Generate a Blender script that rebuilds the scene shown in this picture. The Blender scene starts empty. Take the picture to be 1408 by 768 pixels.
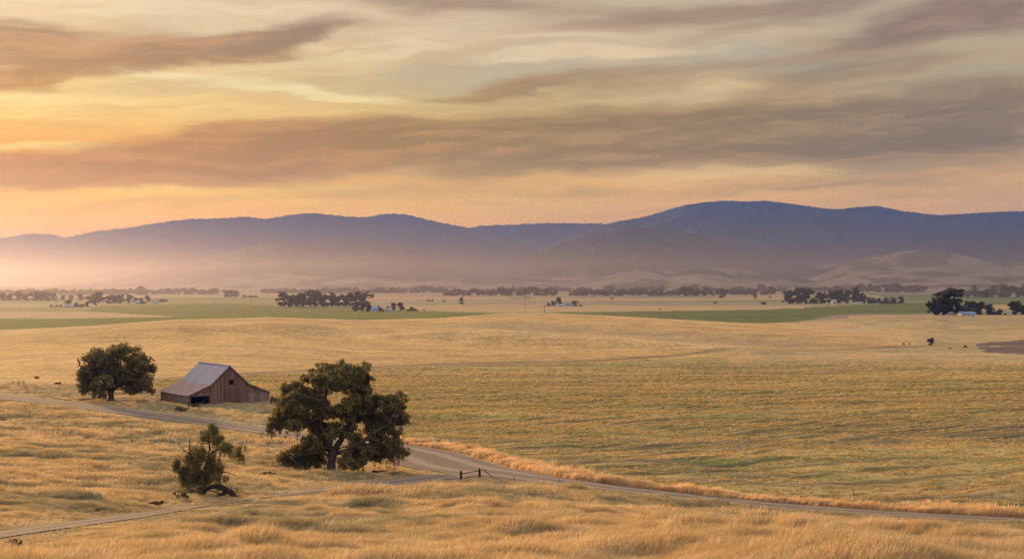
import bpy, math, random
import numpy as np
from mathutils import Vector, noise as mnoise

sc = bpy.context.scene
COL = sc.collection
R = math.radians

# ------------------------------------------------------------------ camera
F = 1934.0            # focal length in pixels of the 1408 wide photograph
CZ = 28.0             # camera height above the valley floor
HY = 388.0            # row of the horizon
cam = bpy.data.cameras.new('camera'); cam.sensor_width = 36; cam.lens = 36 * F / 1408
cam.clip_end = 80000; cam.clip_start = 0.3; cam.shift_y = -(384 - HY) / 1408 * 1.0
camo = bpy.data.objects.new('camera', cam); COL.objects.link(camo)
camo.location = (0, 0, CZ); camo.rotation_euler = (R(90), 0, 0); sc.camera = camo

# ------------------------------------------------------------------ render settings
sc.view_settings.view_transform = 'Standard'; sc.view_settings.look = 'None'
sc.view_settings.exposure = 0.0; sc.view_settings.gamma = 1.0; sc.view_settings.use_curve_mapping = False
sc.render.engine = 'CYCLES'
cy = sc.cycles
cy.use_denoising = True; cy.denoising_prefilter = 'FAST'; cy.max_bounces = 7; cy.diffuse_bounces = 4; cy.glossy_bounces = 2
cy.transmission_bounces = 4; cy.volume_bounces = 0; cy.transparent_max_bounces = 8
cy.use_adaptive_sampling = False

# ------------------------------------------------------------------ sun
SUN_AZ, SUN_EL = R(-31), R(11)
sl = bpy.data.lights.new('sun', 'SUN'); sl.energy = 4.6; sl.angle = R(3.5); sl.color = (1.0, 0.62, 0.28)
sl.energy = 5.0
so = bpy.data.objects.new('sun', sl); COL.objects.link(so)
sd = Vector((math.sin(SUN_AZ) * math.cos(SUN_EL), math.cos(SUN_AZ) * math.cos(SUN_EL), math.sin(SUN_EL)))
so.rotation_euler = sd.to_track_quat('Z', 'Y').to_euler()


def lin(c):
    return tuple(((v / 255) / 12.92 if v / 255 <= 0.04045 else ((v / 255 + 0.055) / 1.055) ** 2.4) for v in c)


def rgba(c): return (*c, 1.0)


class NT:
    """small helper that writes node trees"""
    def __init__(s, nt): s.nt = nt; s.L = nt.links
    def n(s, t, **kw):
        nd = s.nt.nodes.new(t)
        for k, v in kw.items(): setattr(nd, k, v)
        return nd
    def put(s, sock, v):
        if hasattr(v, 'is_linked') or hasattr(v, 'links'): s.L.new(v, sock)
        else: sock.default_value = v
    def m(s, op, a, b=None, c=None, clamp=False):
        nd = s.n('ShaderNodeMath', operation=op); nd.use_clamp = clamp
        s.put(nd.inputs[0], a)
        if b is not None: s.put(nd.inputs[1], b)
        if c is not None: s.put(nd.inputs[2], c)
        return nd.outputs[0]
    def sstep(s, v, lo, hi, a=0.0, b=1.0):
        nd = s.n('ShaderNodeMapRange', interpolation_type='SMOOTHSTEP')
        s.put(nd.inputs[0], v); s.put(nd.inputs[1], lo); s.put(nd.inputs[2], hi); s.put(nd.inputs[3], a); s.put(nd.inputs[4], b)
        return nd.outputs[0]
    def noise(s, vec, scale, detail=4, rough=0.55, dist=0.0):
        nd = s.n('ShaderNodeTexNoise'); s.put(nd.inputs['Vector'], vec)
        nd.inputs['Scale'].default_value = scale; nd.inputs['Detail'].default_value = detail
        nd.inputs['Roughness'].default_value = rough; nd.inputs['Distortion'].default_value = dist
        return nd.outputs['Fac'] if 'Fac' in nd.outputs else nd.outputs[0]
    def comb(s, x, y, z):
        nd = s.n('ShaderNodeCombineXYZ')
        for i, v in enumerate((x, y, z)): s.put(nd.inputs[i], v)
        return nd.outputs[0]
    def mix(s, f, a, b, blend='MIX'):
        nd = s.n('ShaderNodeMix', data_type='RGBA', blend_type=blend)
        s.put(nd.inputs[0], f)
        for i, v in ((6, a), (7, b)):
            if isinstance(v, tuple): v = rgba(v) if len(v) == 3 else v
            s.put(nd.inputs[i], v)
        return nd.outputs[2]
    def ramp(s, f, stops):
        nd = s.n('ShaderNodeValToRGB'); s.put(nd.inputs[0], f)
        e = nd.color_ramp.elements
        while len(e) < len(stops): e.new(0.5)
        for i, (p, c) in enumerate(stops): e[i].position = p; e[i].color = rgba(c) if len(c) == 3 else c
        return nd.outputs[0]


# ------------------------------------------------------------------ sky
W = bpy.data.worlds.new('World'); sc.world = W; W.use_nodes = True
W.node_tree.nodes.clear(); g = NT(W.node_tree)
tc = g.n('ShaderNodeTexCoord'); sp = g.n('ShaderNodeSeparateXYZ'); g.L.new(tc.outputs['Generated'], sp.inputs[0])
AZ = g.m('ARCTAN2', sp.outputs[0], sp.outputs[1]); EL = g.m('ARCSINE', sp.outputs[2])
EL = g.m('MAXIMUM', EL, 0.0)
# gentle warp so no cloud edge is clean
wv = g.comb(g.m('MULTIPLY', AZ, 2.2), g.m('MULTIPLY', EL, 9.0), 0.0)
wn = g.n('ShaderNodeTexNoise'); g.L.new(wv, wn.inputs['Vector']); wn.inputs['Scale'].default_value = 2.6; wn.inputs['Detail'].default_value = 5
ws = g.n('ShaderNodeSeparateColor'); g.L.new(wn.outputs['Color'], ws.inputs[0])
AW = g.m('MULTIPLY_ADD', g.m('SUBTRACT', ws.outputs[0], 0.5), 0.22, AZ)
EW = g.m('MULTIPLY_ADD', g.m('SUBTRACT', ws.outputs[1], 0.5), 0.030, EL)
wn2 = g.n('ShaderNodeTexNoise'); g.L.new(g.comb(g.m('MULTIPLY', AZ, 9.), g.m('MULTIPLY', EL, 42.), 5.), wn2.inputs['Vector']); wn2.inputs['Scale'].default_value = 1.6; wn2.inputs['Detail'].default_value = 6
ws2 = g.n('ShaderNodeSeparateColor'); g.L.new(wn2.outputs['Color'], ws2.inputs[0])
AW = g.m('MULTIPLY_ADD', g.m('SUBTRACT', ws2.outputs[0], 0.5), 0.05, AW)
EW = g.m('MULTIPLY_ADD', g.m('SUBTRACT', ws2.outputs[1], 0.5), 0.014, EW)
ES = g.m('SUBTRACT', EW, g.m('MULTIPLY', AZ, 0.055))


def ang(px, py):
    a = math.atan((px - 704) / F); return a, math.atan((HY - py) / F * math.cos(a))


def blob(px, py, rx, ry, rot, w):
    """soft elliptical patch of cloud at a direction; rx, ry in thousandths of the photo's focal length"""
    a0, e0 = ang(px, py); c, s_ = math.cos(R(rot)), math.sin(R(rot))
    du = g.m('SUBTRACT', AW, a0); dv = g.m('SUBTRACT', EW, e0)
    p = g.m('MULTIPLY', g.m('MULTIPLY_ADD', du, c, g.m('MULTIPLY', dv, s_)), F / rx)
    q = g.m('MULTIPLY', g.m('MULTIPLY_ADD', dv, c, g.m('MULTIPLY', du, -s_)), F / ry)
    d = g.m('SQRT', g.m('ADD', g.m('MULTIPLY', p, p), g.m('MULTIPLY', q, q)))
    return g.sstep(d, 1.25, 0.25, 0.0, w)


def total(bl):
    t = None
    for b in bl:
        v = blob(*b); t = v if t is None else g.m('ADD', t, v)
    return t


vv = g.m('MULTIPLY', EL, 1 / 0.25, clamp=True)          # 0 horizon .. 1 at about 14 degrees


def st(py, c): return (min(1.0, math.atan((HY - py) / F) / 0.25), lin(c))


left = g.ramp(vv, [st(388, (255, 160, 80)), st(318, (255, 178, 66)), st(272, (255, 202, 70)), st(205, (250, 182, 86)),
                   st(150, (252, 222, 160)), st(60, (246, 218, 172)), st(-60, (236, 212, 180))])
right = g.ramp(vv, [st(388, (214, 160, 120)), st(295, (216, 164, 112)), st(255, (228, 178, 112)), st(200, (206, 162, 112)),
                    st(120, (190, 164, 122)), st(60, (194, 174, 140)), st(-60, (172, 160, 140))])
uu = g.sstep(AZ, -0.38, 0.34)
base = g.mix(uu, left, right)
# cool gaps
n1 = g.noise(g.comb(g.m('MULTIPLY', AZ, 3.0), g.m('MULTIPLY', ES, 26.0), 3.0), 1.3, 5, 0.55)
gaps = g.m('ADD', total([(650, 100, 330, 26, 3, .95), (1060, 82, 230, 22, -4, 1.0), (240, 118, 230, 12, 0, .5), (1330, 108, 160, 22, 6, .7),
                         (780, 62, 180, 14, 4, .4), (900, 128, 260, 14, 5, .5), (1150, 215, 300, 10, 2, .2)]), g.m('MULTIPLY', g.m('SUBTRACT', n1, 0.5), 0.9))
gcol = g.mix(uu, lin((206, 188, 158)), lin((176, 168, 150)))
base = g.mix(g.sstep(gaps, 0.2, 1.0, 0.0, 0.8), base, gcol)
# fine warm / cream streaks
n2 = g.noise(g.comb(g.m('MULTIPLY', AZ, 4.0), g.m('MULTIPLY', ES, 48.0), 7.0), 1.6, 9, 0.66, 0.08)
n4 = g.noise(g.comb(g.m('MULTIPLY', AZ, 11.0), g.m('MULTIPLY', ES, 80.0), 17.0), 1.4, 8, 0.68, 0.0)
n3 = g.noise(g.comb(g.m('MULTIPLY', AZ, 2.0), g.m('MULTIPLY', ES, 22.0), 11.0), 1.5, 8, 0.62, 0.1)
creamb = total([(280, 106, 330, 9, -4, 1.0), (330, 20, 420, 34, 4, .6), (620, 62, 300, 20, 4, .7), (60, 140, 200, 26, 0, .7), (980, 60, 240, 16, 6, .35),
                (1230, 122, 160, 10, 3, .7), (1180, 70, 200, 9, 6, .6), (760, 82, 220, 9, 3, .7), (900, 132, 200, 9, 4, .6), (1080, 232, 300, 9, 2, .8), (700, 222, 320, 8, 4, .9), (330, 262, 340, 8, 3, .8), (60, 200, 240, 7, 0, .8), (500, 128, 180, 9, -3, .8), (1000, 118, 120, 9, 0, .4), (500, 150, 260, 12, 2, .2), (480, 243, 420, 9, 2, .45), (820, 232, 260, 8, 0, .35)])
cf = g.sstep(g.m('ADD', creamb, g.m('ADD', g.m('MULTIPLY', g.m('SUBTRACT', n4, 0.5), 1.6), g.m('MULTIPLY', g.m('SUBTRACT', n2, 0.5), 3.2))), 0.0, 1.3)
ccol = g.mix(uu, lin((255, 242, 208)), lin((240, 206, 160)))
ccol = g.mix(g.sstep(EL, 0.10, 0.04), ccol, g.mix(uu, lin((255, 222, 130)), lin((244, 194, 132))))
base = g.mix(g.sstep(n2, .52, .36, 0.0, .35), base, g.mix(uu, lin((214, 160, 92)), lin((176, 146, 112))))
base = g.mix(g.m('MULTIPLY', cf, 0.9), base, ccol)
# brown shadowed clouds
darkb = total([(60, 236, 420, 34, 2, 1.1), (330, 212, 380, 42, 6, 1.0), (640, 190, 440, 44, 3, 1.1), (1000, 172, 420, 48, 4, 1.05),
               (1340, 158, 320, 50, 5, .95), (420, 172, 170, 16, 5, .6), (900, 212, 500, 26, 4, .7), (160, 208, 200, 14, 3, .4),
               (110, 60, 330, 38, 4, .9), (300, 68, 260, 20, 9, .9), (400, 42, 110, 26, 4, .9), (0, 46, 150, 40, 0, .8), (20, 106, 100, 18, 6, 1.0), (210, 80, 180, 16, 4, .6),
               (640, 8, 280, 20, -1, .9), (1000, 14, 440, 22, 5, .9), (1290, 42, 280, 32, 8, .95), (1000, 46, 260, 10, 9, .5), (1400, 4, 220, 30, 8, .7),
               (830, 108, 300, 15, 4, .8), (1200, 94, 170, 15, 5, .8), (620, 264, 300, 14, 2, .5), (1240, 235, 360, 28, 2, .55), (960, 262, 260, 12, 2, .35),
               (700, 130, 200, 14, 2, .5), (1290, 200, 300, 26, 3, .7), (60, 168, 140, 10, 0, .4), (300, 262, 240, 9, 2, .35), (120, 288, 260, 8, 3, .3), (1330, 262, 240, 10, 3, .3)])
far_cl = g.m('MULTIPLY', g.sstep(EL, 0.2, 0.32), 0.55)
df0 = g.m('ADD', g.m('ADD', darkb, far_cl), g.m('MULTIPLY', g.m('SUBTRACT', n3, 0.5), 2.1))
df = g.sstep(g.m('ADD', df0, g.m('ADD', g.m('MULTIPLY', g.m('SUBTRACT', n4, 0.5), 1.2), g.m('MULTIPLY', g.m('SUBTRACT', n2, 0.5), 2.4))), -0.15, 1.35)
dcol = g.mix(g.sstep(AZ, -0.36, 0.05), lin((182, 124, 2)), lin((146, 116, 20)))
dcol = g.mix(g.sstep(AZ, 0.0, 0.34), dcol, lin((124, 102, 66)))
dcol = g.mix(g.sstep(EL, 0.10, 0.20), dcol, lin((146, 116, 92)))
dcol = g.mix(g.sstep(g.m('ADD', n4, g.m('MULTIPLY', g.m('SUBTRACT', n2, .5), .8)), .40, .66, 0.0, .38), dcol, g.mix(uu, lin((238, 168, 90)), lin((190, 158, 122))))
base = g.mix(g.m('MULTIPLY', df, 0.95), base, dcol)
base = g.mix(1.0, base, g.mix(g.sstep(EL, .09, .18), g.mix(uu, (1.03, .90, .34), (1.0, .94, .56)), (1.0, .965, .87)), 'MULTIPLY')
# away from the sunset the sky is a cooler, plainer evening sky
back = g.sstep(g.m('ABSOLUTE', g.m('ADD', AZ, 0.25)), 0.9, 2.2)
base = g.mix(back, base, lin((172, 176, 205)))
up = g.sstep(EL, 0.24, 0.75)
base = g.mix(g.m('MULTIPLY', up, 0.85), base, lin((205, 208, 222)))
sky = g.n('ShaderNodeTexSky', sky_type='NISHITA'); sky.sun_disc = False
sky.sun_elevation = SUN_EL; sky.sun_rotation = SUN_AZ; sky.air_density = 1.5; sky.dust_density = 3.0
bg1 = g.n('ShaderNodeBackground'); g.L.new(base, bg1.inputs[0]); 
HZ_D, HZ_TOP = 6.2e-5, 692.0      # density and height of the valley air; the low sky is that much brighter above it
thick = g.m('EXPONENT', g.m('MINIMUM', g.m('DIVIDE', HZ_D * (HZ_TOP - CZ), g.m('SINE', g.m('MAXIMUM', EL, 0.03))), 1.05))
g.put(bg1.inputs[1], g.m('MULTIPLY', thick, g.m('MULTIPLY_ADD', g.m('MAXIMUM', up, back), 0.5, 0.84)))
bg2 = g.n('ShaderNodeBackground'); g.L.new(sky.outputs[0], bg2.inputs[0]); bg2.inputs[1].default_value = 0.006
add = g.n('ShaderNodeAddShader'); g.L.new(bg1.outputs[0], add.inputs[0]); g.L.new(bg2.outputs[0], add.inputs[1])
wo = g.n('ShaderNodeOutputWorld'); g.L.new(add.outputs[0], wo.inputs[0])
W.cycles.sampling_method = 'MANUAL'; W.cycles.sample_map_resolution = 512


# ------------------------------------------------------------------ numeric helpers
def hash2(ix, iy, seed):
    h = (ix.astype(np.int64) * 374761393 + iy.astype(np.int64) * 668265263 + seed * 1274126177) & 0xffffffff
    h = ((h ^ (h >> 13)) * 1274126177) & 0xffffffff
    h = (h ^ (h >> 16)) & 0xffffff
    return h / float(0xffffff)


def vnoise(x, y, seed=0):
    x = np.asarray(x, float); y = np.asarray(y, float)
    ix = np.floor(x); iy = np.floor(y); fx = x - ix; fy = y - iy
    fx = fx * fx * fx * (fx * (fx * 6 - 15) + 10); fy = fy * fy * fy * (fy * (fy * 6 - 15) + 10)
    a = hash2(ix, iy, seed); b = hash2(ix + 1, iy, seed); c = hash2(ix, iy + 1, seed); d = hash2(ix + 1, iy + 1, seed)
    return (a * (1 - fx) + b * fx) * (1 - fy) + (c * (1 - fx) + d * fx) * fy


def fbm(x, y, seed=0, oc=4, rough=0.5):
    t = 0; a = 1; n = 0
    for k in range(oc):
        t = t + a * vnoise(x * 2 ** k + 17.3 * k, y * 2 ** k - 9.1 * k, seed + k); n += a; a *= rough
    return t / n


def ridged(x, y, seed=0, oc=5):
    t = 0; a = 1; n = 0
    for k in range(oc):
        t = t + a * (1 - np.abs(2 * vnoise(x * 2 ** k + 5.7 * k, y * 2 ** k + 3.3 * k, seed + k) - 1)); n += a; a *= 0.5
    return t / n


def ss(x, a, b):
    t = np.clip((np.asarray(x, float) - a) / (b - a), 0, 1); return t * t * (3 - 2 * t)


# ------------------------------------------------------------------ terrain heights
# near hillside: height (m) against distance (m) on several bearings (bearing given by its tangent)
NEAR = {
    -300: [(0, 26.1), (20, 22.0), (60, 16.0), (100, 13.5), (150, 9.2), (200, 5.6), (260, 2.6), (330, .7), (400, 0)],
    0: [(0, 26.1), (20, 22.0), (60, 15.7), (80, 13.8), (100, 11.9), (150, 7.7), (200, 4.5), (260, 2.0), (330, .5), (400, 0)],
    250: [(0, 26.1), (20, 22.2), (60, 16.2), (100, 11.2), (140, 7.0), (180, 3.4), (220, 1.3), (270, .4), (330, 0)],
    450: [(0, 26.1), (20, 22.0), (60, 15.9), (100, 11.2), (150, 6.0), (180, 2.7), (205, .6), (235, .1), (300, 0)],
    704: [(0, 26.1), (20, 22.2), (58, 16.2), (72, 14.8), (90, 12.1), (110, 10.0), (140, 7.0), (162, 5.0), (186, 3.0), (205, 1.4), (250, 0)],
    1056: [(0, 26.1), (20, 22.6), (55, 17.2), (75, 14.8), (95, 11.1), (120, 7.0), (140, 4.1), (155, 2.9), (170, 2.1), (200, 1.0), (260, 0)],
    1408: [(0, 26.1), (20, 22.8), (55, 17.5), (75, 14.4), (95, 10.4), (120, 6.0), (140, 3.2), (155, 2.2), (170, 1.8), (200, .9), (260, 0)],
    1750: [(0, 26.1), (20, 22.8), (55, 17.5), (75, 14.4), (95, 10.4), (120, 6.0), (140, 3.2), (155, 2.2), (170, 1.8), (200, .9), (260, 0)],
}
GD = np.concatenate([np.arange(0, 420, 2.0)])


def smooth1(a, n):
    k = np.hanning(n + 2)[1:-1]; k /= k.sum()
    p = np.pad(a, (n // 2, n // 2), mode='reflect', reflect_type='odd'); return np.convolve(p, k, 'valid')


cols = []; cb = []
for px, pts in NEAR.items():
    d, z = zip(*pts); zz = np.interp(GD, d, z); cols.append(smooth1(zz, 9)); cb.append((px - 704) / F)
cols = np.array(cols); cb = np.array(cb)
GB = np.linspace(cb[0], cb[-1], 160)
tab = np.array([np.interp(GB, cb, cols[:, j]) for j in range(len(GD))]).T      # bearing x distance
for j in range(tab.shape[1]): tab[:, j] = smooth1(tab[:, j], 21)

CREST = [(-500, 560, 2.0), (0, 650, 3.8), (60, 655, 5.3), (120, 670, 6.5), (245, 700, 9.2), (370, 720, 9.7), (500, 760, 7.1), (600, 780, 7.8), (680, 800, 9.8), (740, 800, 10.2),
         (800, 800, 9.4), (900, 780, 7.8), (1050, 750, 5.1), (1150, 700, 3.0), (1240, 650, 1.5), (1310, 640, 0.0), (2200, 640, 0.0)]
FOOT = [(-500, 330), (0, 381), (200, 396), (340, 426), (640, 483), (820, 497), (1000, 547), (1240, 610), (2200, 610)]


def hill_params(b):
    px = b * F + 704
    c = np.interp(px, [p[0] for p in CREST], [p[1] for p in CREST]); z = np.interp(px, [p[0] for p in CREST], [p[2] for p in CREST])
    f = np.interp(px, [p[0] for p in FOOT], [p[1] for p in FOOT]); return f, c, z


def seg_dist(x, y, ax, ay, bx, by):
    t = np.clip(((x - ax) * (bx - ax) + (y - ay) * (by - ay)) / ((bx - ax) ** 2 + (by - ay) ** 2), 0, 1)
    return np.hypot(x - ax - t * (bx - ax), y - ay - t * (by - ay)), t


def base_h(x, y):
    x = np.asarray(x, float); y = np.asarray(y, float)
    yy = np.maximum(y, 1.0); b = x / np.maximum(yy, 8.0)
    b = np.clip(b, GB[0], GB[-1])
    fi = (b - GB[0]) / (GB[1] - GB[0]); i = np.clip(fi.astype(int), 0, len(GB) - 2); tb = fi - i
    fj = np.clip(yy / 2.0, 0, len(GD) - 1.001); j = fj.astype(int); td = fj - j
    z = (tab[i, j] * (1 - tb) + tab[i + 1, j] * tb) * (1 - td) + (tab[i, j + 1] * (1 - tb) + tab[i + 1, j + 1] * tb) * td
    f, c, zc = hill_params(x / np.maximum(yy, 8.0))
    t = np.clip((yy - f) / (c - f), 0, 1)
    up = np.sin(t * math.pi / 2) ** 1.15
    dn = 1 - ss(yy, c, c + 230)
    z = z + zc * np.where(yy < c, up, dn)
    # second, lower rise on the right
    s = ss(yy, 620, 1010) * (1 - ss(yy, 1010, 1330))
    z = z + 4.2 * s * ss(x / yy, 0.165, 0.26)
    # soft folds in the wheat hill
    d, t = seg_dist(x, y, -74, 608, 96, 556)
    z = z + 4.0 * np.exp(-(d / 18) ** 2) * ss(t, 0, .3) * (1 - .5 * t)
    d, t = seg_dist(x, y, -25, 690, 120, 618)
    z = z - 3.2 * np.exp(-(d / 24) ** 2) * ss(t, 0, .3) * (1 - .5 * t)
    d, t = seg_dist(x, y, -190, 560, -60, 640)
    z = z + 2.6 * np.exp(-(d / 26) ** 2) * ss(t, 0, .25)
    d, t = seg_dist(x, y, 170, 800, 290, 960)
    z = z + 1.6 * np.exp(-(d / 34) ** 2) * ss(t, 0, .25)
    return z


def px_world(px, py):
    """where the line of sight through a photo pixel meets the ground"""
    b = (px - 704) / F; D = np.concatenate([np.arange(20, 700, .25), np.arange(700, 9000, 3.0)])
    ray = CZ - (py - HY) / F * D
    gz = base_h(b * D, D); k = np.argmax(ray < gz)
    if not (ray < gz).any(): k = len(D) - 1
    return np.array((b * D[k], D[k]))


# ------------------------------------------------------------------ road and track lines
ROADP = [(-260, 512), (-120, 530), (0, 545), (60, 552), (120, 559), (200, 570), (300, 583), (380, 595), (450, 604), (520, 612), (570, 622), (610, 636), (660, 647), (740, 659),
         (820, 669), (900, 678), (1000, 689), (1100, 698), (1200, 705), (1300, 711), (1408, 716), (1600, 722)]
ROADW = [3.6, 3.6, 3.6, 3.6, 3.6, 3.7, 3.8, 3.8, 4.0, 4.8, 6.2, 7.0, 5.8, 4.8, 4.4, 4.2, 3.8, 3.2, 3.0, 3.0, 3.0, 3.0]
PATHP = [(648, 652), (600, 655), (560, 661), (500, 668), (450, 673), (400, 679), (340, 687), (290, 694), (205, 706), (120, 719), (0, 736), (-120, 752)]
PATHW = [3.0, 6.2, 4.8, 3.0, 1.5, .6, .2, .15, 1.0, 1.1, 1.0, 1.0]


def spline(pts, ws, step=0.8):
    P = np.array([px_world(*p) for p in pts]); s = np.concatenate([[0], np.cumsum(np.hypot(*np.diff(P, axis=0).T))])
    n = int(s[-1] / step); t = np.linspace(0, s[-1], n)
    x = np.interp(t, s, P[:, 0]); y = np.interp(t, s, P[:, 1]); w = np.interp(t, s, ws)
    k = 31
    return np.array([smooth1(x, k), smooth1(y, k)]).T[:n], smooth1(w, k)[:n]


ROAD, RW = spline(ROADP, ROADW); PATH, PW = spline(PATHP, PATHW)


def line_dist(x, y, L, Wd, stride=4):
    """distance to a line minus its half width; and which side"""
    P = L[::stride]; w = Wd[::stride]; x = np.asarray(x); y = np.asarray(y)
    out = np.full(x.shape, 1e9); side = np.zeros(x.shape)
    flat = x.ravel(); fy = y.ravel(); o = np.full(flat.shape, 1e9); sd_ = np.zeros(flat.shape)
    m = np.nonzero((fy > P[:, 1].min() - 60) & (fy < P[:, 1].max() + 60))[0]
    for c in range(0, len(m), 20000):
        q = m[c:c + 20000]
        dx = flat[q, None] - P[None, :, 0]; dy = fy[q, None] - P[None, :, 1]
        d2 = dx * dx + dy * dy; k = d2.argmin(1); ar = np.arange(len(q))
        o[q] = np.sqrt(d2[ar, k]) - w[k]
        T = np.gradient(P, axis=0)[k]
        sd_[q] = np.sign(T[:, 0] * dy[ar, k] - T[:, 1] * dx[ar, k])
    return o.reshape(x.shape), sd_.reshape(x.shape)


def ground_h(x, y, dr=None, dp=None):
    x = np.asarray(x, float); y = np.asarray(y, float)
    if dr is None: dr, _ = line_dist(x, y, ROAD, RW)
    if dp is None: dp, _ = line_dist(x, y, PATH, PW)
    z = base_h(x, y)
    near = 1 - ss(y, 260, 420)
    clear = ss(np.minimum(dr, dp * 1.5), 0.4, 24)
    lump = (fbm(x / 16, y / 11, 3, 3) - .5) * 1.5 + (fbm(x / 4.5 + y / 9, y / 3.2, 9, 3) - .5) * 0.55
    z = z + lump * near * clear * ss(y, 20, 60)
    z = z + (fbm(x / 60, y / 50, 21, 3) - .5) * 1.2 * ss(y, 420, 560) * (1 - ss(y, 900, 1200))
    return z


def poly(pts, lift=False):
    return np.array([px_world(*p) for p in pts])


def inpoly(x, y, P):
    r = np.zeros(x.shape, bool); n = len(P); j = n - 1
    for i in range(n):
        xi, yi = P[i]; xj, yj = P[j]
        c = ((yi > y) != (yj > y)) & (x < (xj - xi) * (y - yi) / (yj - yi + 1e-12) + xi); r ^= c; j = i
    return r


# ------------------------------------------------------------------ object helpers
def tag(o, label=None, cat=None, group=None, kind=None):
    if label: o['label'] = label
    if cat: o['category'] = cat
    if group: o['group'] = group
    if kind: o['kind'] = kind
    return o


def mesh_np(name, V, Fq, mat=None, parent=None, smooth=False, attrs=None):
    V = np.asarray(V, np.float32); Fq = np.asarray(Fq, np.int32)
    me = bpy.data.meshes.new(name); k = Fq.shape[1]
    me.vertices.add(len(V)); me.vertices.foreach_set('co', V.ravel())
    me.loops.add(Fq.size); me.loops.foreach_set('vertex_index', Fq.ravel())
    me.polygons.add(len(Fq)); me.polygons.foreach_set('loop_start', np.arange(0, Fq.size, k, dtype=np.int32))
    me.polygons.foreach_set('loop_total', np.full(len(Fq), k, np.int32))
    if smooth: me.polygons.foreach_set('use_smooth', np.ones(len(Fq), bool))
    for an, av in (attrs or {}).items():
        av = np.asarray(av, np.float32)
        if av.ndim == 2:
            a = me.color_attributes.new(an, 'FLOAT_COLOR', 'POINT')
            a.data.foreach_set('color', np.concatenate([av, np.ones((len(av), 1), np.float32)], 1).ravel())
        else:
            a = me.attributes.new(an, 'FLOAT', 'POINT'); a.data.foreach_set('value', av)
    me.update(calc_edges=True)
    if mat: me.materials.append(mat)
    o = bpy.data.objects.new(name, me); COL.objects.link(o)
    if parent: o.parent = parent
    return o


def empty(name, loc, rz=0.0, s=1.0):
    o = bpy.data.objects.new(name, None); COL.objects.link(o)
    o.location = loc; o.rotation_euler = (0, 0, rz); o.scale = (s, s, s); o.empty_display_size = 0.3
    return o


class MB:
    """collects shapes for one mesh"""
    def __init__(s): s.v = []; s.f = []
    def quadbox(s, P):
        """P: 8 corners, bottom ring then top ring"""
        b = len(s.v); s.v += [tuple(p) for p in P]
        s.f += [tuple(b + i for i in q) for q in ((0, 3, 2, 1), (4, 5, 6, 7), (0, 1, 5, 4), (1, 2, 6, 5), (2, 3, 7, 6), (3, 0, 4, 7))]
    def box(s, x0, x1, y0, y1, z0, z1):
        s.quadbox([(x0, y0, z0), (x1, y0, z0), (x1, y1, z0), (x0, y1, z0), (x0, y0, z1), (x1, y0, z1), (x1, y1, z1), (x0, y1, z1)])
    def beam(s, a, b, w, h=None):
        h = h or w; a = Vector(a); b = Vector(b); t = (b - a).normalized()
        u = t.cross(Vector((0, 0, 1))); u = u.normalized() if u.length > .05 else Vector((1, 0, 0)); v = u.cross(t).normalized()
        ring = lambda c: [c - u * w / 2 - v * h / 2, c + u * w / 2 - v * h / 2, c + u * w / 2 + v * h / 2, c - u * w / 2 + v * h / 2]
        s.quadbox(ring(a) + ring(b))
    def tube(s, pts, rad, n=7, rng=None, rough=0.0):
        pts = [Vector(p) for p in pts]; b0 = len(s.v)
        u = None
        for i, p in enumerate(pts):
            t = (pts[min(i + 1, len(pts) - 1)] - pts[max(i - 1, 0)]).normalized()
            if u is None:
                u = t.cross(Vector((0.3, 1, 0.1))).normalized()
            u = (u - t * u.dot(t)).normalized(); v = t.cross(u)
            for k in range(n):
                a = 2 * math.pi * k / n; r = rad[i] * (1 + (rng.uniform(-rough, rough) if rng else 0))
                s.v.append(tuple(p + (u * math.cos(a) + v * math.sin(a)) * r))
        for i in range(len(pts) - 1):
            for k in range(n):
                s.f.append((b0 + i * n + k, b0 + i * n + (k + 1) % n, b0 + (i + 1) * n + (k + 1) % n, b0 + (i + 1) * n + k))
        s.f.append(tuple(b0 + k for k in range(n))[::-1]); e = b0 + (len(pts) - 1) * n; s.f.append(tuple(e + k for k in range(n)))
    def prism(s, prof, d0, d1, axis='y'):
        """closed outline (x,z) pulled from y=d0 to y=d1"""
        b = len(s.v); n = len(prof)
        for d in (d0, d1): s.v += [(p[0], d, p[1]) for p in prof]
        s.f.append(tuple(b + k for k in range(n))); s.f.append(tuple(b + n + k for k in range(n))[::-1])
        for k in range(n): s.f.append((b + k, b + n + k, b + n + (k + 1) % n, b + (k + 1) % n))
    def build(s, name, mat, parent=None, smooth=False):
        me = bpy.data.meshes.new(name); me.from_pydata(s.v, [], s.f); me.update()
        if smooth: me.polygons.foreach_set('use_smooth', [True] * len(me.polygons))
        me.materials.append(mat); o = bpy.data.objects.new(name, me); COL.objects.link(o)
        if parent: o.parent = parent
        return o


def principled(name, rough=0.9):
    m = bpy.data.materials.new(name); m.use_nodes = True; g = NT(m.node_tree)
    b = m.node_tree.nodes['Principled BSDF']; b.inputs['Roughness'].default_value = rough
    b.inputs['Specular IOR Level'].default_value = 0.15
    return m, g, b


def simple_mat(name, col, rough=0.9, var=0.3, scale=3.0, obj=True, bump=0.0):
    m, g, b = principled(name, rough)
    tc = g.n('ShaderNodeTexCoord'); v = tc.outputs['Object']
    f = g.noise(v, scale, 5, 0.6)
    c = g.mix(g.sstep(f, .3, .7), tuple(x * (1 - var) for x in col), tuple(min(1, x * (1 + var)) for x in col))
    g.L.new(c, b.inputs['Base Color'])
    if bump:
        bp = g.n('ShaderNodeBump'); bp.inputs['Strength'].default_value = bump; g.L.new(f, bp.inputs['Height']); g.L.new(bp.outputs[0], b.inputs['Normal'])
    return m


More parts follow.
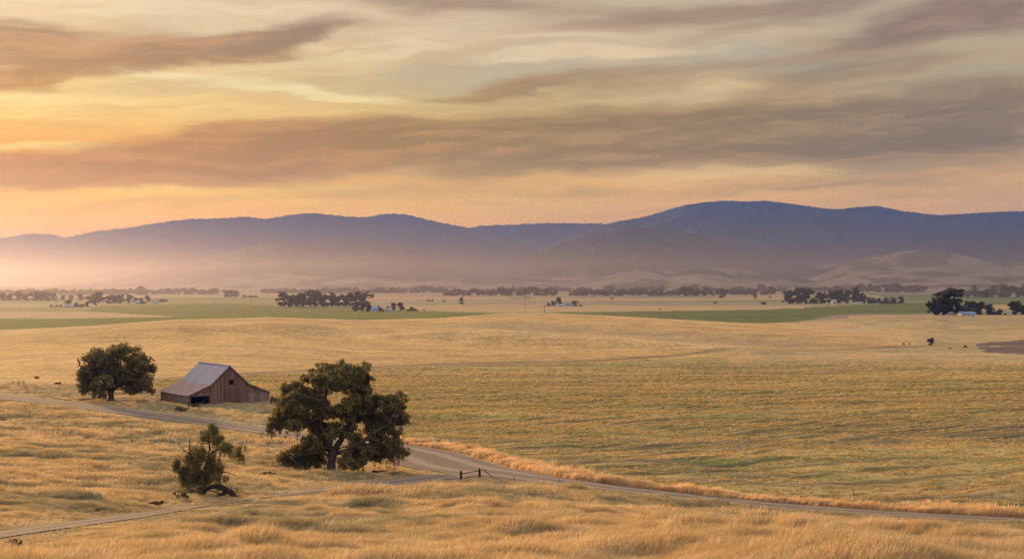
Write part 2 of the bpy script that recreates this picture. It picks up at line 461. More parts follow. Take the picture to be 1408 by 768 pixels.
# ------------------------------------------------------------------ ground materials
def land_mat(name, grain, bump=0.5, streak=None):
    """cover colour comes from the 'cover' attribute; fine stalk grain is added here"""
    m, g, b = principled(name, 0.95)
    at = g.n('ShaderNodeAttribute', attribute_name='cover'); geo = g.n('ShaderNodeNewGeometry'); P = geo.outputs['Position']
    n1 = g.noise(P, grain, 3, 0.6); n2 = g.noise(P, grain * 0.13, 4, 0.6)
    f = g.m('MULTIPLY_ADD', g.m('SUBTRACT', n1, .5), 1.5, g.m('MULTIPLY', g.m('SUBTRACT', n2, .5), .9))
    k = g.m('ADD', f, 1.0)
    if streak:
        mp = g.n('ShaderNodeMapping'); g.L.new(P, mp.inputs['Vector']); mp.inputs['Rotation'].default_value = (0, 0, R(streak[0])); mp.inputs['Scale'].default_value = streak[1]
        n3 = g.noise(mp.outputs[0], 1.0, 3, 0.6); k = g.m('MULTIPLY_ADD', g.m('SUBTRACT', n3, .5), streak[2], k)
    k = g.m('MAXIMUM', k, 0.25)
    vm = g.n('ShaderNodeVectorMath', operation='SCALE'); g.L.new(at.outputs['Color'], vm.inputs[0]); g.L.new(k, vm.inputs['Scale'])
    g.L.new(vm.outputs[0], b.inputs['Base Color'])
    bp = g.n('ShaderNodeBump'); bp.inputs['Strength'].default_value = bump; bp.inputs['Distance'].default_value = 0.3
    g.L.new(n1, bp.inputs['Height']); g.L.new(bp.outputs[0], b.inputs['Normal'])
    return m


M_slope = land_mat('dry_grass_ground', 3.0, 0.5)
M_field = land_mat('crop_stubble', 2.6, 0.7, (-31, (0.03, .8, 1), 0.9))
M_wheat = land_mat('ripe_wheat', .5, 0.6, (4, (0.05, 0.35, 1), 0.9))
M_valley = land_mat('valley_fields', 0.25, 0.2, (2, (0.004, 0.05, 1), 0.5))

# ------------------------------------------------------------------ ground sheet
bt = np.concatenate([np.linspace(-1.5, -0.42, 40, endpoint=False), np.linspace(-0.42, 0.42, 860), np.linspace(0.42, 1.5, 41)[1:]])
DD = np.concatenate([np.linspace(-60, 40, 40, endpoint=False), np.arange(40, 150, 0.5), CZ * F / np.arange(361, 6, -0.8), CZ * F / np.array([5., 4., 3., 2., 1.4])])
B2, D2 = np.meshgrid(bt, DD)
X = B2 * np.maximum(D2, 30); Y = D2
dr, side = line_dist(X, Y, ROAD, RW); dp, _ = line_dist(X, Y, PATH, PW)
Z = ground_h(X, Y, dr, dp)
Z -= 0.05 * ss(-np.minimum(dr, dp), 0.3, 0.8)


def colmix(a, b, t): return a + (np.asarray(b) - a) * t[..., None]


def band(c): return np.broadcast_to(np.array(c), X.shape + (3,)).copy()


foot, crest, zc = hill_params(X / np.maximum(Y, 8))
hillmask = (Y > foot) & (Y < crest + 140) & (zc > .15)
# zone ids: 0 slope, 1 crop field, 2 wheat hill, 3 valley
P_field = poly([(205, 524.5), (340, 516.5), (450, 510.5), (640, 501), (820, 498), (1000, 488), (1240, 477), (1700, 470), (1700, 735), (1408, 706), (1200, 696), (1000, 680), (820, 656), (700, 628), (560, 599),
                (480, 592), (425, 577), (374, 553), (205, 531)])
zone = np.zeros(X.shape, int)
zone[Y > 600] = 3
zone[inpoly(X, Y, P_field)] = 1
zone[inpoly(X, Y, poly([(1000, 452), (1052, 448), (1090, 445), (1150, 440.5), (1290, 436.5), (1500, 435.5), (1800, 435.5), (1800, 500), (1240, 500), (1000, 500)]))] = 2

bb = X / np.maximum(Y, 8)
zone[(bb > 0.05) & (Y > 470) & (Y < 560 + 380 * ss(bb, .15, .17)) & (zone != 1)] = 2
zone[(bb > 0.24) & (Y > 560) & (Y < 1020)] = 2
zone[hillmask] = 2
wheatnoise = fbm(X / 90, Y / 60, 5, 4); fine = fbm(X / 9, Y / 6, 6, 4)

C = band((0.36, 0.245, 0.115))                                    # dry slope
olive = ss(fbm(X / 22 + 3, Y / 9, 12, 4), .46, .66); C = colmix(C, (0.235, 0.185, 0.085), olive * .75)
brown = ss(fbm(X / 9, Y / 6 + 20, 14, 4), .55, .75); C = colmix(C, (0.17, 0.105, 0.055), brown * .6)
under = np.exp(-(((X + 26) / 13) ** 2 + ((Y - 203) / 9) ** 2)); C = colmix(C, (0.42, 0.235, 0.085), under * .7)
# greener rough pasture round the barn
bx, by = px_world(330, 562)
C = colmix(C, (0.25, 0.20, 0.07), np.exp(-(((X - bx - 4) / 24) ** 2 + ((Y - by) / 16) ** 2)) * .8)
C = colmix(C, (0.42, 0.27, 0.12), ss(9 - dr, 0, 6) * (side > 0) * .8)

# crop field
CF = band((0.47, 0.32, 0.10))
g1 = fbm((X * .857 + Y * .515) / 90 + 9, (Y * .857 - X * .515) / 16, 31, 4); CF = colmix(CF, (0.50, 0.32, 0.11), ss(g1, .48, .66) * .7)
CF = colmix(CF, (0.15, 0.17, 0.045), ss(fbm(X / 34, Y / 10 + 5, 33, 4), .50, .72) * .55)
for pxy, rx, ry, w in (((730, 596), 16, 4, .9), ((840, 610), 12, 3, .7), ((950, 632), 16, 4.5, 1), ((1040, 640), 10, 4, .7), ((1000, 541), 60, 11, .55), ((1200, 540), 70, 12, .8),
                       ((1290, 534), 26, 7, .9), ((620, 592), 16, 4, .5), ((1260, 560), 70, 18, .3), ((1180, 655), 18, 3, .6)):
    cx, cyy = px_world(*pxy); n = fbm(X / 7, Y / 3.5, 41, 3)
    CF = colmix(CF, (0.17, 0.185, 0.04), np.clip(np.exp(-(((X - cx) / rx) ** 2 + ((Y - cyy) / ry) ** 2)) * 1.7 * ss(n, .32, .62), 0, 1) * w)
CF = colmix(CF, (0.22, 0.155, 0.075), ss(fbm(X / 80 + 2, Y / 14 - X / 160, 34, 4), .50, .66) * .7)
for pxy, rx, ry, w in (((870, 636), 22, 5, .8), ((960, 650), 16, 5, .7), ((760, 615), 22, 4, .5), ((1300, 600), 40, 9, .45), ((1100, 585), 60, 9, .35)):
    cx, cyy = px_world(*pxy)
    CF = colmix(CF, (0.135, 0.095, 0.055), np.exp(-(((X - cx) / rx) ** 2 + ((Y - cyy) / ry) ** 2)) * w)
# drill rows curving across the field
U_ = X * .857 + Y * .515; V_ = Y * .857 - X * .515
ph = (V_ + 0.0005 * (X - 40) ** 2 + 1.5 * fbm(X / 60, Y / 60, 44, 2))
rows = 0.5 + 0.5 * np.sin(ph * 2 * math.pi / 3.1); rowamt = ss(fbm(X / 50 + 4, Y / 18, 45, 3), .42, .66)
CF = CF * (1 - 0.5 * (rows ** 3 * rowamt * (1 - ss(Y, 260, 420)))[..., None])
rows2 = 0.5 + 0.5 * np.sin((V_ + 0.0005 * (X - 40) ** 2) * 2 * math.pi / 9.0); CF = CF * (1 - 0.5 * (ss(rows2, .70, .85) * ss(fbm(X / 60 + 3, Y / 16, 48, 3), .44, .50))[..., None])
# wheat hill
CW = band((0.56, 0.32, 0.10)); CW = colmix(CW, (0.46, 0.26, 0.082), ss(wheatnoise, .45, .68) * .8)
CW = colmix(CW, (0.34, 0.21, 0.08), ss(fbm(X / 50, Y / 9, 52, 4), .56, .72) * .55)
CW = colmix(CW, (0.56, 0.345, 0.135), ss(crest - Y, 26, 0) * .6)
CW = colmix(CW, (0.11, 0.08, 0.036), np.exp(-((Y - foot - 4) / 4.2) ** 2) * .95 * ss(X / np.maximum(Y, 8), -.30, -.24) * (.6 + .4 * fine))  # weedy foot strip; the lower edge's shade is put into its colour
right2 = (X / np.maximum(Y, 8) > 0.165) & ~hillmask
CW = colmix(CW, (0.37, 0.245, 0.105), np.exp(-(seg_dist(X, Y, -25, 690, 120, 618)[0] / 26) ** 2) * .75)  # shaded swale above the ridge, darkened in the cover colour
CW = colmix(CW, (0.60, 0.38, 0.15), np.exp(-(seg_dist(X, Y, -74, 606, 96, 554)[0] / 12) ** 2) * .6)  # sunlit look of the ridge, paled into the cover colour
CW = colmix(CW, colmix(colmix(band((0.39, 0.26, 0.10)), (0.49, 0.31, 0.115), ss(fbm(X / 60, Y / 25, 55, 3), .45, .65)), (0.24, 0.19, .09), ss(fine, .5, .7) * .4), ss(X / np.maximum(Y, 8), .13, .19) * (1 - hillmask * ss(crest + 140 - Y, 0, 20) * ss(zc, .15, 1.5)))
dtrk, _t = seg_dist(X, Y, *px_world(1150, 455), *px_world(1235, 443)); CW = colmix(CW, (0.50, 0.36, 0.18), np.exp(-(dtrk / 5) ** 2) * .7)
P_pl = poly([(1338, 476), (1362, 470), (1430, 464), (1500, 480), (1500, 492), (1420, 486), (1350, 484)])
CW = np.where((inpoly(X + 5 * (fine - .5), Y + 30 * (wheatnoise - .5), P_pl) & (np.abs(Y - 585 - .15 * X) > 3))[..., None], np.array((0.14, 0.09, 0.06)) * (.7 + .6 * fine[..., None]), CW)

# valley floor: parcels of different crops
def parcels(x, y):
    th = R(8); u = x * math.cos(th) + y * math.sin(th); v = -x * math.sin(th) + y * math.cos(th)
    v = v + 60 * (vnoise(u / 900, v / 900, 77) - .5); iv = np.floor(v / 330)
    iu = np.floor((u + 400 * hash2(iv, iv, 5)) / (520 + 500 * hash2(iv, iv, 8)))
    return hash2(iu, iv, 61), hash2(iu, iv, 62)


pr, pr2 = parcels(X, Y)
pal = np.array([(0.40, 0.27, 0.125), (0.36, 0.245, 0.115), (0.26, 0.225, 0.09), (0.185, 0.195, 0.06), (0.42, 0.30, 0.15), (0.15, 0.175, 0.055), (0.30, 0.235, 0.11), (0.38, 0.26, 0.13)])
CV = pal[np.minimum((pr * len(pal)).astype(int), len(pal) - 1)]
GREEN = (0.098, 0.115, 0.014); TAN = (0.46, 0.29, 0.115); OLV = (0.24, 0.20, 0.055)


def flat(pts): return np.array([((px - 704) / F * CZ * F / (py - HY), CZ * F / (py - HY)) for px, py in pts])


for pts, c in (([(-600, 440), (0, 439), (120, 437.5), (246, 435.5), (300, 441), (-600, 480)], (0.120, 0.120, 0.004)),
               ([(-600, 428), (118, 428), (246, 435.2), (120, 437), (-600, 439)], TAN),
               ([(-600, 421), (60, 421), (130, 420), (118, 427.5), (-600, 427.5)], OLV),
               ([(118, 427), (134, 420.5), (300, 416), (400, 421.5), (470, 423), (560, 427), (660, 430), (704, 433), (700, 450), (240, 445), (246, 435)], (0.125, 0.128, 0.008)),
               ([(240, 421.5), (420, 422), (420, 421.2), (240, 420.9)], (0.07, .08, .03)),
               ([(134, 420.2), (240, 412), (384, 411), (384, 420), (300, 415.7)], OLV),
               ([(510, 421), (620, 419), (700, 418), (900, 420), (900, 426), (700, 430), (600, 427)], TAN),
               ([(500, 408), (700, 407.5), (700, 411), (500, 412)], TAN),
               ([(730, 419.5), (1100, 420), (1180, 423), (1000, 426), (860, 427.5), (700, 430)], TAN),
               ([(700, 431), (900, 427.8), (1060, 425), (1100, 422.5), (1260, 415.5), (1420, 415), (1420, 417), (1290, 424), (1280, 433), (1200, 437), (1140, 442), (1040, 449), (900, 442)], GREEN),
               ([(900, 434), (1040, 437.5), (1140, 435.8), (1290, 434), (1290, 433), (1140, 434.6), (1040, 436.4)], (0.05, .065, .022)),
               ([(1110, 445), (1150, 437), (1290, 430), (1420, 428), (1420, 440), (1110, 452)], (0.23, 0.175, 0.105)),
               ([(1050, 420), (1105, 421), (1105, 424), (1050, 424)], TAN),
               ([(1200, 404), (1408, 408), (1500, 414), (1240, 414.5)], (0.12, 0.16, 0.045)),
               ([(1365, 418.5), (1390, 418.5), (1390, 424), (1365, 424)], TAN),
               ([(730, 409), (990, 409), (1078, 407), (1078, 412), (900, 413.5), (730, 413)], TAN)):
    CV = np.where(inpoly(X, Y, flat(pts))[..., None], np.array(c), CV)
stripe = ss(np.abs(np.sin(Y / 155.0 + 2 * fbm(X / 900, Y / 900, 71, 2))), .0, .10)
CV = CV * (0.72 + .28 * stripe)[..., None] * (0.85 + .3 * fbm(X / 220, Y / 120, 72, 3))[..., None]

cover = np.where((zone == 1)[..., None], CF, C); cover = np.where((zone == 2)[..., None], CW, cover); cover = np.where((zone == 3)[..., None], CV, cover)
ny, nx = X.shape
idx = np.arange(ny * nx).reshape(ny, nx)
quads = np.stack([idx[:-1, :-1], idx[:-1, 1:], idx[1:, 1:], idx[1:, :-1]], -1).reshape(-1, 4)
qz = zone[:-1, :-1].ravel()
VV = np.stack([X, Y, Z], -1).reshape(-1, 3); CC = cover.reshape(-1, 3)
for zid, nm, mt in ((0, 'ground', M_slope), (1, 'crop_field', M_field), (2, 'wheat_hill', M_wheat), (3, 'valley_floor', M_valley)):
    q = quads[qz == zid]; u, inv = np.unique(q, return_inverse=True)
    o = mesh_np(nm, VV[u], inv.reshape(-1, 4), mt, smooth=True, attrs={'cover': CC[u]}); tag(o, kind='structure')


def gh(x, y): return float(ground_h(np.array([x]), np.array([y]))[0])


def at(px, py):
    x, y = px_world(px, py); return Vector((x, y, gh(x, y)))


# ------------------------------------------------------------------ road sheets
def dirt_mat(name):
    m, g, b = principled(name, 0.9)
    a = g.n('ShaderNodeAttribute', attribute_name='across'); geo = g.n('ShaderNodeNewGeometry'); P = geo.outputs['Position']
    n1 = g.noise(P, 0.6, 5, .6); n2 = g.noise(P, 7.0, 3, .6)
    ac = g.m('ABSOLUTE', g.m('MULTIPLY_ADD', g.m('SUBTRACT', n1, .5), .35, a.outputs['Fac']))
    wheel = g.m('MULTIPLY', g.sstep(ac, .22, .42), g.sstep(ac, .75, .5))
    c = g.mix(g.sstep(n1, .3, .7), (0.165, 0.108, 0.068), (0.235, 0.158, 0.100))
    c = g.mix(g.m('MULTIPLY', wheel, .7), c, (0.37, 0.27, 0.18))
    c = g.mix(g.m('MULTIPLY', g.sstep(n2, .5, .8), .35), c, (0.15, 0.11, 0.08))
    edge = g.sstep(g.m('MULTIPLY_ADD', g.m('SUBTRACT', n2, .5), .3, g.m('ABSOLUTE', a.outputs['Fac'])), .8, 1.0)
    c = g.mix(g.m('MULTIPLY', edge, .7), c, (0.30, 0.21, 0.11))
    g.L.new(c, b.inputs['Base Color'])
    bp = g.n('ShaderNodeBump'); bp.inputs['Strength'].default_value = .4; bp.inputs['Distance'].default_value = .1; g.L.new(n2, bp.inputs['Height']); g.L.new(bp.outputs[0], b.inputs['Normal'])
    return m


M_dirt = dirt_mat('dusty_gravel')


def strip(name, L, Wd, lift):
    T = np.gradient(L, axis=0); T /= np.linalg.norm(T, axis=1)[:, None]; N = np.stack([-T[:, 1], T[:, 0]], 1)
    u = np.linspace(-1, 1, 11); s = np.arange(len(L))
    wob = 1 + .16 * (fbm(s / 9., s * 0., 88, 3) - .5)[:, None] * 2
    P = L[:, None, :] + N[:, None, :] * (u[None, :, None] * (Wd[:, None] * wob)[..., None])
    z = base_h(P[..., 0], P[..., 1]) + lift + 0.03 * (1 - np.abs(u))[None]
    V = np.concatenate([P, z[..., None]], -1).reshape(-1, 3); n = len(L); k = len(u)
    I = np.arange(n * k).reshape(n, k); q = np.stack([I[:-1, :-1], I[1:, :-1], I[1:, 1:], I[:-1, 1:]], -1).reshape(-1, 4)
    if np.cross(V[q[0, 1]] - V[q[0, 0]], V[q[0, 3]] - V[q[0, 0]])[2] < 0: q = q[:, ::-1]
    o = mesh_np(name, V, q, M_dirt, smooth=True, attrs={'across': np.tile(u, n)}); tag(o, kind='structure')


strip('road', ROAD, RW, 0.07); strip('path', PATH, PW, 0.05)

# ------------------------------------------------------------------ mountains
def range_mesh(name, prof, dist, wfront, wback, seed, rough, mat, px0, px1, step=1.6, nr=150, gully=0.35, grass=0.0, mix_lo=0):
    """one mountain range: its crest line is (bearing px, row) at a distance; slopes fall to the plain"""
    px = np.arange(px0, px1, step); b = (px - 704) / F
    cr = CZ + (HY - np.interp(px, [p[0] for p in prof], [p[1] for p in prof])) / F * dist
    cr = smooth1(cr, 9)
    t = np.concatenate([np.linspace(-1, 0, int(nr * .8), endpoint=False), np.linspace(0, 1, int(nr * .2))])
    Bm, T = np.meshgrid(b, t); CR = np.broadcast_to(cr, T.shape)
    wob = (fbm(Bm * 9 + seed, T * .0, seed, 3) - .5) * .25
    Yd = dist + np.where(T < 0, T * wfront * (1 + wob), T * wback)
    Xd = Bm * Yd
    a = np.abs(T)
    base = (1 - a) ** 1.25 * (1 + .35 * a)
    L = max(700., dist * .085)
    rg = ridged(Xd / L + T * .35, Yd / L / 1.7, seed + 3, 6)
    rg2 = ridged(Xd / (L * .33), Yd / (L * .5), seed + 13, 4)
    mod = (1 - gully * 4 * a * (1 - a) * (1.35 - 1.35 * rg)) * (1 - gully * .35 * (1 - rg2) * ss(a, 0.02, .2))
    z = CR * base * mod + (rg2 - .5) * CR * .05 * ss(a, 0.0, .12)
    z = z + (vnoise(Xd / 14, Yd / 14, seed + 5) - .5) * rough * .4 * (base > .1) * ss(base, .1, .4)
    z = z - 6 * ss(a, .9, 1) - .5
    V = np.stack([Xd, Yd, z], -1).reshape(-1, 3); n, k = T.shape
    I = np.arange(n * k).reshape(n, k); q = np.stack([I[:-1, :-1], I[:-1, 1:], I[1:, 1:], I[1:, :-1]], -1).reshape(-1, 4)
    # land cover: chaparral and oak woodland, with open golden grass on the lower spurs
    relh = z / np.maximum(CR, 1)
    gr = ss(fbm(Xd / (L * .55), Yd / (L * .8), seed + 8, 5) + grass - .75 * relh + .12 * (rg - .5), .42, .50)
    wood = np.stack([np.full(z.shape, v) for v in (0.030, 0.046, 0.042)], -1) * (0.75 + .5 * fbm(Xd / 90, Yd / 140, seed + 9, 3))[..., None]
    cov = colmix(wood, (0.33, 0.245, 0.15), gr)
    cov = colmix(cov, (0.05, .055, .03), ss(fbm(Xd / 130, Yd / 170, seed + 21, 4), .54, .62) * gr * .8)
    o = mesh_np(name, V, q, mat, smooth=True, attrs={'cover': cov.reshape(-1, 3)}); tag(o, kind='structure')
    return o


M_mtn = land_mat('hill_cover', 0.02, 0.35)
range_mesh('mountain_range_far', [(-700, 330), (-80, 318), (0, 327), (40, 321), (75, 322), (95, 329), (200, 345), (500, 345), (620, 318), (660, 310), (700, 309), (760, 306.5), (822, 307), (880, 312), (1400, 318), (2100, 320)],
           14600, 2300, 2300, 1, 34, M_mtn, -900, 2300, 2.2, 60)
range_mesh('mountain_range_west', [(-900, 372), (-200, 345), (0, 341), (60, 332), (130, 318), (180, 312), (240, 303), (270, 300), (310, 300), (335, 297.5), (365, 301), (400, 295), (430, 292.5), (470, 297), (500, 298.5),
            (535, 293), (560, 295), (600, 304.5), (640, 312), (700, 327), (780, 350), (900, 384), (1000, 392), (2200, 392)], 12600, 3300, 2000, 2, 28, M_mtn, -900, 1000, gully=.5)
range_mesh('foothills_west', [(-800, 394), (60, 394), (150, 387), (250, 361), (320, 343), (385, 329), (430, 331), (500, 331), (560, 337), (610, 349), (660, 360), (720, 371), (800, 384), (900, 391), (1000, 392)],
           8000, 2800, 1500, 3, 20, M_mtn, -60, 950, gully=.6)
range_mesh('mountain_range_east', [(500, 392), (600, 386), (690, 364), (730, 348), (770, 331), (820, 311.5), (850, 304), (880, 299), (910, 291), (940, 282), (965, 278), (1000, 275.5), (1030, 277), (1050, 275.5), (1080, 279), (1100, 281.5),
            (1130, 286), (1152, 288), (1180, 284), (1208, 283), (1240, 290), (1290, 295.5), (1320, 294), (1370, 291), (1408, 290), (1600, 288), (2200, 300)], 10800, 3600, 2500, 7, 22, M_mtn, 520, 2250, 1.5, 170, .6, .04)
range_mesh('foothills_east', [(560, 392), (640, 384), (700, 361), (760, 336), (820, 320), (880, 313), (930, 315), (985, 330), (1040, 347), (1100, 362), (1160, 374), (1240, 386), (1300, 392)],
           7500, 2100, 1600, 11, 17, M_mtn, 560, 1300, 1.4, 130, .58, .08)
range_mesh('golden_hills', [(1000, 392), (1090, 386), (1130, 372), (1165, 358), (1200, 350), (1240, 345), (1285, 343), (1330, 352), (1380, 362), (1408, 356), (1500, 345), (1700, 350), (2100, 360)],
           5900, 1300, 1300, 17, 9, M_mtn, 1000, 2100, 1.4, 130, .42, .62)
range_mesh('low_hills_centre', [(380, 392), (440, 384), (500, 373), (540, 379), (600, 384), (660, 384), (700, 381), (790, 386), (850, 371), (890, 370), (920, 377), (960, 366), (990, 372), (1010, 379), (1050, 377), (1080, 374), (1110, 384), (1180, 392)],
           5500, 800, 900, 23, 6, M_mtn, 380, 1180, 1.6, 90, .3, .5)
range_mesh('low_hills_east', [(1180, 392), (1240, 385), (1290, 380), (1340, 376), (1408, 372), (1500, 370), (1800, 374), (2000, 392)],
           4700, 800, 800, 29, 4, M_mtn, 1180, 2000, 1.6, 90, .25, .8)

# ------------------------------------------------------------------ plant materials
def leaf_mat(name, dark, light, trans=0.35):
    m = bpy.data.materials.new(name); m.use_nodes = True; m.node_tree.nodes.clear(); g = NT(m.node_tree)
    geo = g.n('ShaderNodeNewGeometry'); a = g.n('ShaderNodeAttribute', attribute_name='tint')
    n = g.noise(geo.outputs['Position'], 0.9, 3, .6)
    f = g.m('ADD', g.m('MULTIPLY', a.outputs['Fac'], .65), g.m('MULTIPLY', g.sstep(n, .3, .7), .35))
    c = g.mix(f, dark, light)
    d = g.n('ShaderNodeBsdfDiffuse'); t = g.n('ShaderNodeBsdfTranslucent'); g.L.new(c, d.inputs[0])
    g.L.new(g.mix(0.5, c, (1.0, .8, .3), 'MULTIPLY'), t.inputs[0])
    mx = g.n('ShaderNodeMixShader'); mx.inputs[0].default_value = trans; g.L.new(d.outputs[0], mx.inputs[1]); g.L.new(t.outputs[0], mx.inputs[2])
    o = g.n('ShaderNodeOutputMaterial'); g.L.new(mx.outputs[0], o.inputs[0]); return m


M_oak = leaf_mat('oak_leaves', (0.13, 0.108, 0.042), (0.34, 0.275, 0.105), .5)
M_willow = leaf_mat('willow_leaves', (0.14, 0.12, 0.045), (0.32, 0.265, 0.11), .5)
M_euca = leaf_mat('grove_leaves', (0.085, 0.075, 0.042), (0.19, 0.16, 0.085), .4)
M_shrub = leaf_mat('shrub_leaves', (0.075, 0.062, 0.028), (0.16, 0.13, 0.055))
M_weed = leaf_mat('brown_weeds', (0.13, 0.09, 0.045), (0.27, 0.20, 0.095), .4)
M_bark = simple_mat('bark', (0.085, 0.054, 0.036), .95, .4, 5.0, bump=.5)
M_dead = simple_mat('dead_wood', (0.050, 0.034, 0.024), .95, .4, 4.0, bump=.5)


def leaf_cloud(lumps, n, size, rng, droop=0.0, patch=0.55, scale=1.6, flat=0.0, seed=0, sub=0):
    """many small leaf faces spread through ellipsoid lumps (cx,cy,cz,rx,ry,rz); gaps come from 3-D noise"""
    if sub:
        L0 = np.array(lumps, float); k0 = np.repeat(np.arange(len(L0)), sub); dd = rng.normal(size=(len(k0), 3)); dd /= np.linalg.norm(dd, axis=1)[:, None]
        dd *= (rng.random(len(k0)) ** .5 * .92)[:, None]; rs = rng.uniform(.17, .46, len(k0))[:, None]
        lumps = np.concatenate([L0[k0, :3] + dd * L0[k0, 3:6], L0[k0, 3:6] * rs], 1)
    lumps = np.array(lumps, float); vol = lumps[:, 3] * lumps[:, 4] * lumps[:, 5]; p = vol ** .8; p /= p.sum()
    k = rng.choice(len(lumps), n * 2, p=p); L = lumps[k]
    d = rng.normal(size=(n * 2, 3)); d /= np.linalg.norm(d, axis=1)[:, None]; r = rng.random(n * 2) ** 0.42
    P = L[:, :3] + d * r[:, None] * L[:, 3:6]
    nz = vnoise(P[:, 0] * scale + P[:, 2] * .7, P[:, 1] * scale + P[:, 2] * 1.3 + seed, 5) * .5 + vnoise(P[:, 0] * scale - P[:, 1], P[:, 2] * scale * 1.2 + P[:, 1] * .5, 6 + seed) * .5
    P = P[nz > patch - .16][:n]; nz = nz[nz > patch - .16][:n]; m = len(P)
    if droop: P[:, 2] -= droop * np.abs(rng.normal(size=m)) * .5
    a = rng.normal(size=(m, 3)); a[:, 2] *= (1 - flat); a /= np.linalg.norm(a, axis=1)[:, None]
    b = rng.normal(size=(m, 3)); b -= a * (a * b).sum(1)[:, None]; b /= np.linalg.norm(b, axis=1)[:, None]
    s = size * (.6 + .8 * rng.random(m))[:, None]; a = a * s * .62; b = b * s
    V = np.stack([P - a * .35 - b, P + a - b * .1, P + a * .2 + b, P - a + b * .15], 1).reshape(-1, 3)
    Fq = np.arange(m * 4).reshape(-1, 4)
    tint = np.repeat(np.clip(.25 + .5 * rng.random(m) + .9 * (nz - .5), 0, 1), 4)
    return V, Fq, tint


def limb_path(a, b, rng, sag=0.0, n=7, wig=0.05):
    a = np.array(a, float); b = np.array(b, float); L = np.linalg.norm(b - a); out = []
    off = rng.normal(size=3) * L * .07
    for i in range(n):
        t = i / (n - 1); p = a + (b - a) * t + off * math.sin(math.pi * t) + rng.normal(size=3) * L * wig * (0 < i < n - 1) * .5
        p[2] += sag * L * math.sin(math.pi * t); out.append(tuple(p))
    return out


def tree_from(name, root, lumps, trunk, limbs, nleaf, leaf, mat, seed, droop=0.0, patch=.5, scale=1.6, strands=0, twig=.04, bark=M_bark):
    rng = np.random.default_rng(seed); rr = random.Random(seed)
    mb = MB(); mb.tube(trunk[0], trunk[1], 10, rr, .07)
    for p, rad in limbs: mb.tube(p, rad, 7, rr, .06)
    ends = [p[-1] for p, _ in limbs] + [trunk[0][-1]]
    allp = [q for p, _ in limbs for q in p[2:]] + list(trunk[0][-2:])
    for l in lumps:                               # branches out to every lump of foliage
        c = np.array(l[:3]); st_ = min(allp, key=lambda q: np.linalg.norm(np.array(q) - c) + max(0, q[2] - c[2]) * .3)
        path = limb_path(st_, c, rng, .08); d = np.linalg.norm(np.array(st_) - c); r0 = min(.16, .03 + .022 * d) * twig / .04
        mb.tube(path, list(np.linspace(r0, r0 * .35, 7)), 5)
        for _ in range(5):
            e = c + rng.normal(size=3) * np.array(l[3:6]) * .55; s0 = path[rr.randint(3, 6)]
            mb.tube(limb_path(s0, e, rng, .05, 4), list(np.linspace(r0 * .45, twig * .3, 4)), 4)
    tr = mb.build('trunk', bark, root, True)
    V, Fq, ti = leaf_cloud(lumps, nleaf, leaf, rng, droop, patch, scale, seed=seed, sub=26)
    if strands:
        Vs, Ts = [], []
        low = [l for l in lumps if l[2] < np.median([q[2] for q in lumps])]
        for _ in range(strands):
            l = low[rr.randrange(len(low))]; th = rr.uniform(0, 6.283); x = l[0] + math.cos(th) * l[3] * rr.uniform(.3, 1); y = l[1] + math.sin(th) * l[4] * rr.uniform(.3, 1)
            z = l[2] - l[5] * .4; ln = rr.uniform(.6, 2.2) * l[5]
            for q in range(26):
                t = q / 26; c = np.array((x + rr.gauss(0, .12), y + rr.gauss(0, .12), max(z - t * ln, .5))); a = rng.normal(size=3) * leaf * .4; b = rng.normal(size=3) * leaf * .5
                Vs += [c - a, c - b, c + a, c + b]; Ts += [.5] * 4
        Vs = np.array(Vs); Fs = np.arange(len(Vs)).reshape(-1, 4) + len(V); V = np.concatenate([V, Vs]); Fq = np.concatenate([Fq, Fs]); ti = np.concatenate([ti, Ts])
    mesh_np('crown', V, Fq, mat, root, attrs={'tint': ti})
    return root


# ------------------------------------------------------------------ big oak by the road junction
def lumps_from(rows, ox, oy, zs, px0, py0, D, rng, depth, dup=1):
    """rows read off the photo -> ellipsoids in metres round the trunk base"""
    out = []; k = D / F / zs
    for (X_, Y_, rx, ry) in rows:
        x = (X_ / zs + ox - px0) * D / F; z = (py0 - (Y_ / zs + oy)) * D / F
        half = depth * math.sqrt(max(.1, 1 - (x / (depth * 1.25)) ** 2))
        for i in range(dup):
            y = rng.uniform(-half, half) if i else rng.uniform(-half, half) * .6
            out.append((x + (rng.normal() * .6 if i else 0), y, z, rx * k * 1.2, max(rx, ry) * k * 1.1, ry * k * 1.22))
    return out


rng = np.random.default_rng(4)
oak_px, oak_py = 455, 652
w = at(oak_px, oak_py); D = w.y
rows = [(370, 155, 72, 46), (310, 190, 48, 36), (470, 130, 42, 30), (550, 130, 74, 40), (590, 180, 56, 46), (430, 185, 48, 34), (200, 240, 46, 36), (260, 300, 72, 52), (180, 330, 52, 46),
        (330, 300, 58, 50), (150, 400, 52, 48), (110, 440, 34, 34), (230, 380, 50, 40), (330, 400, 50, 42), (520, 270, 62, 50), (600, 290, 60, 52), (560, 370, 62, 44), (480, 350, 48, 48),
        (690, 300, 62, 44), (760, 300, 42, 50), (720, 370, 66, 44), (780, 390, 34, 32), (660, 430, 58, 44), (720, 490, 52, 42), (760, 550, 58, 28), (700, 560, 40, 36), (540, 470, 48, 48),
        (530, 560, 42, 48), (540, 605, 34, 22), (590, 590, 20, 18), (290, 540, 74, 40), (210, 590, 64, 34), (330, 600, 56, 32), (260, 620, 40, 16), (330, 500, 46, 44), (640, 490, 28, 34), (430, 430, 44, 40), (390, 500, 34, 40)]
oak = empty('oak_tree', w)
tag(oak, 'large spreading oak with drooping boughs standing beside the road junction', 'tree')
L_ = lumps_from(rows, 340, 470, 3.657, oak_px, oak_py, D, rng, 6.3, 1)
ex = lumps_from(rows[::3], 340, 470, 3.657, oak_px, oak_py, D, rng, 6.3, 2)
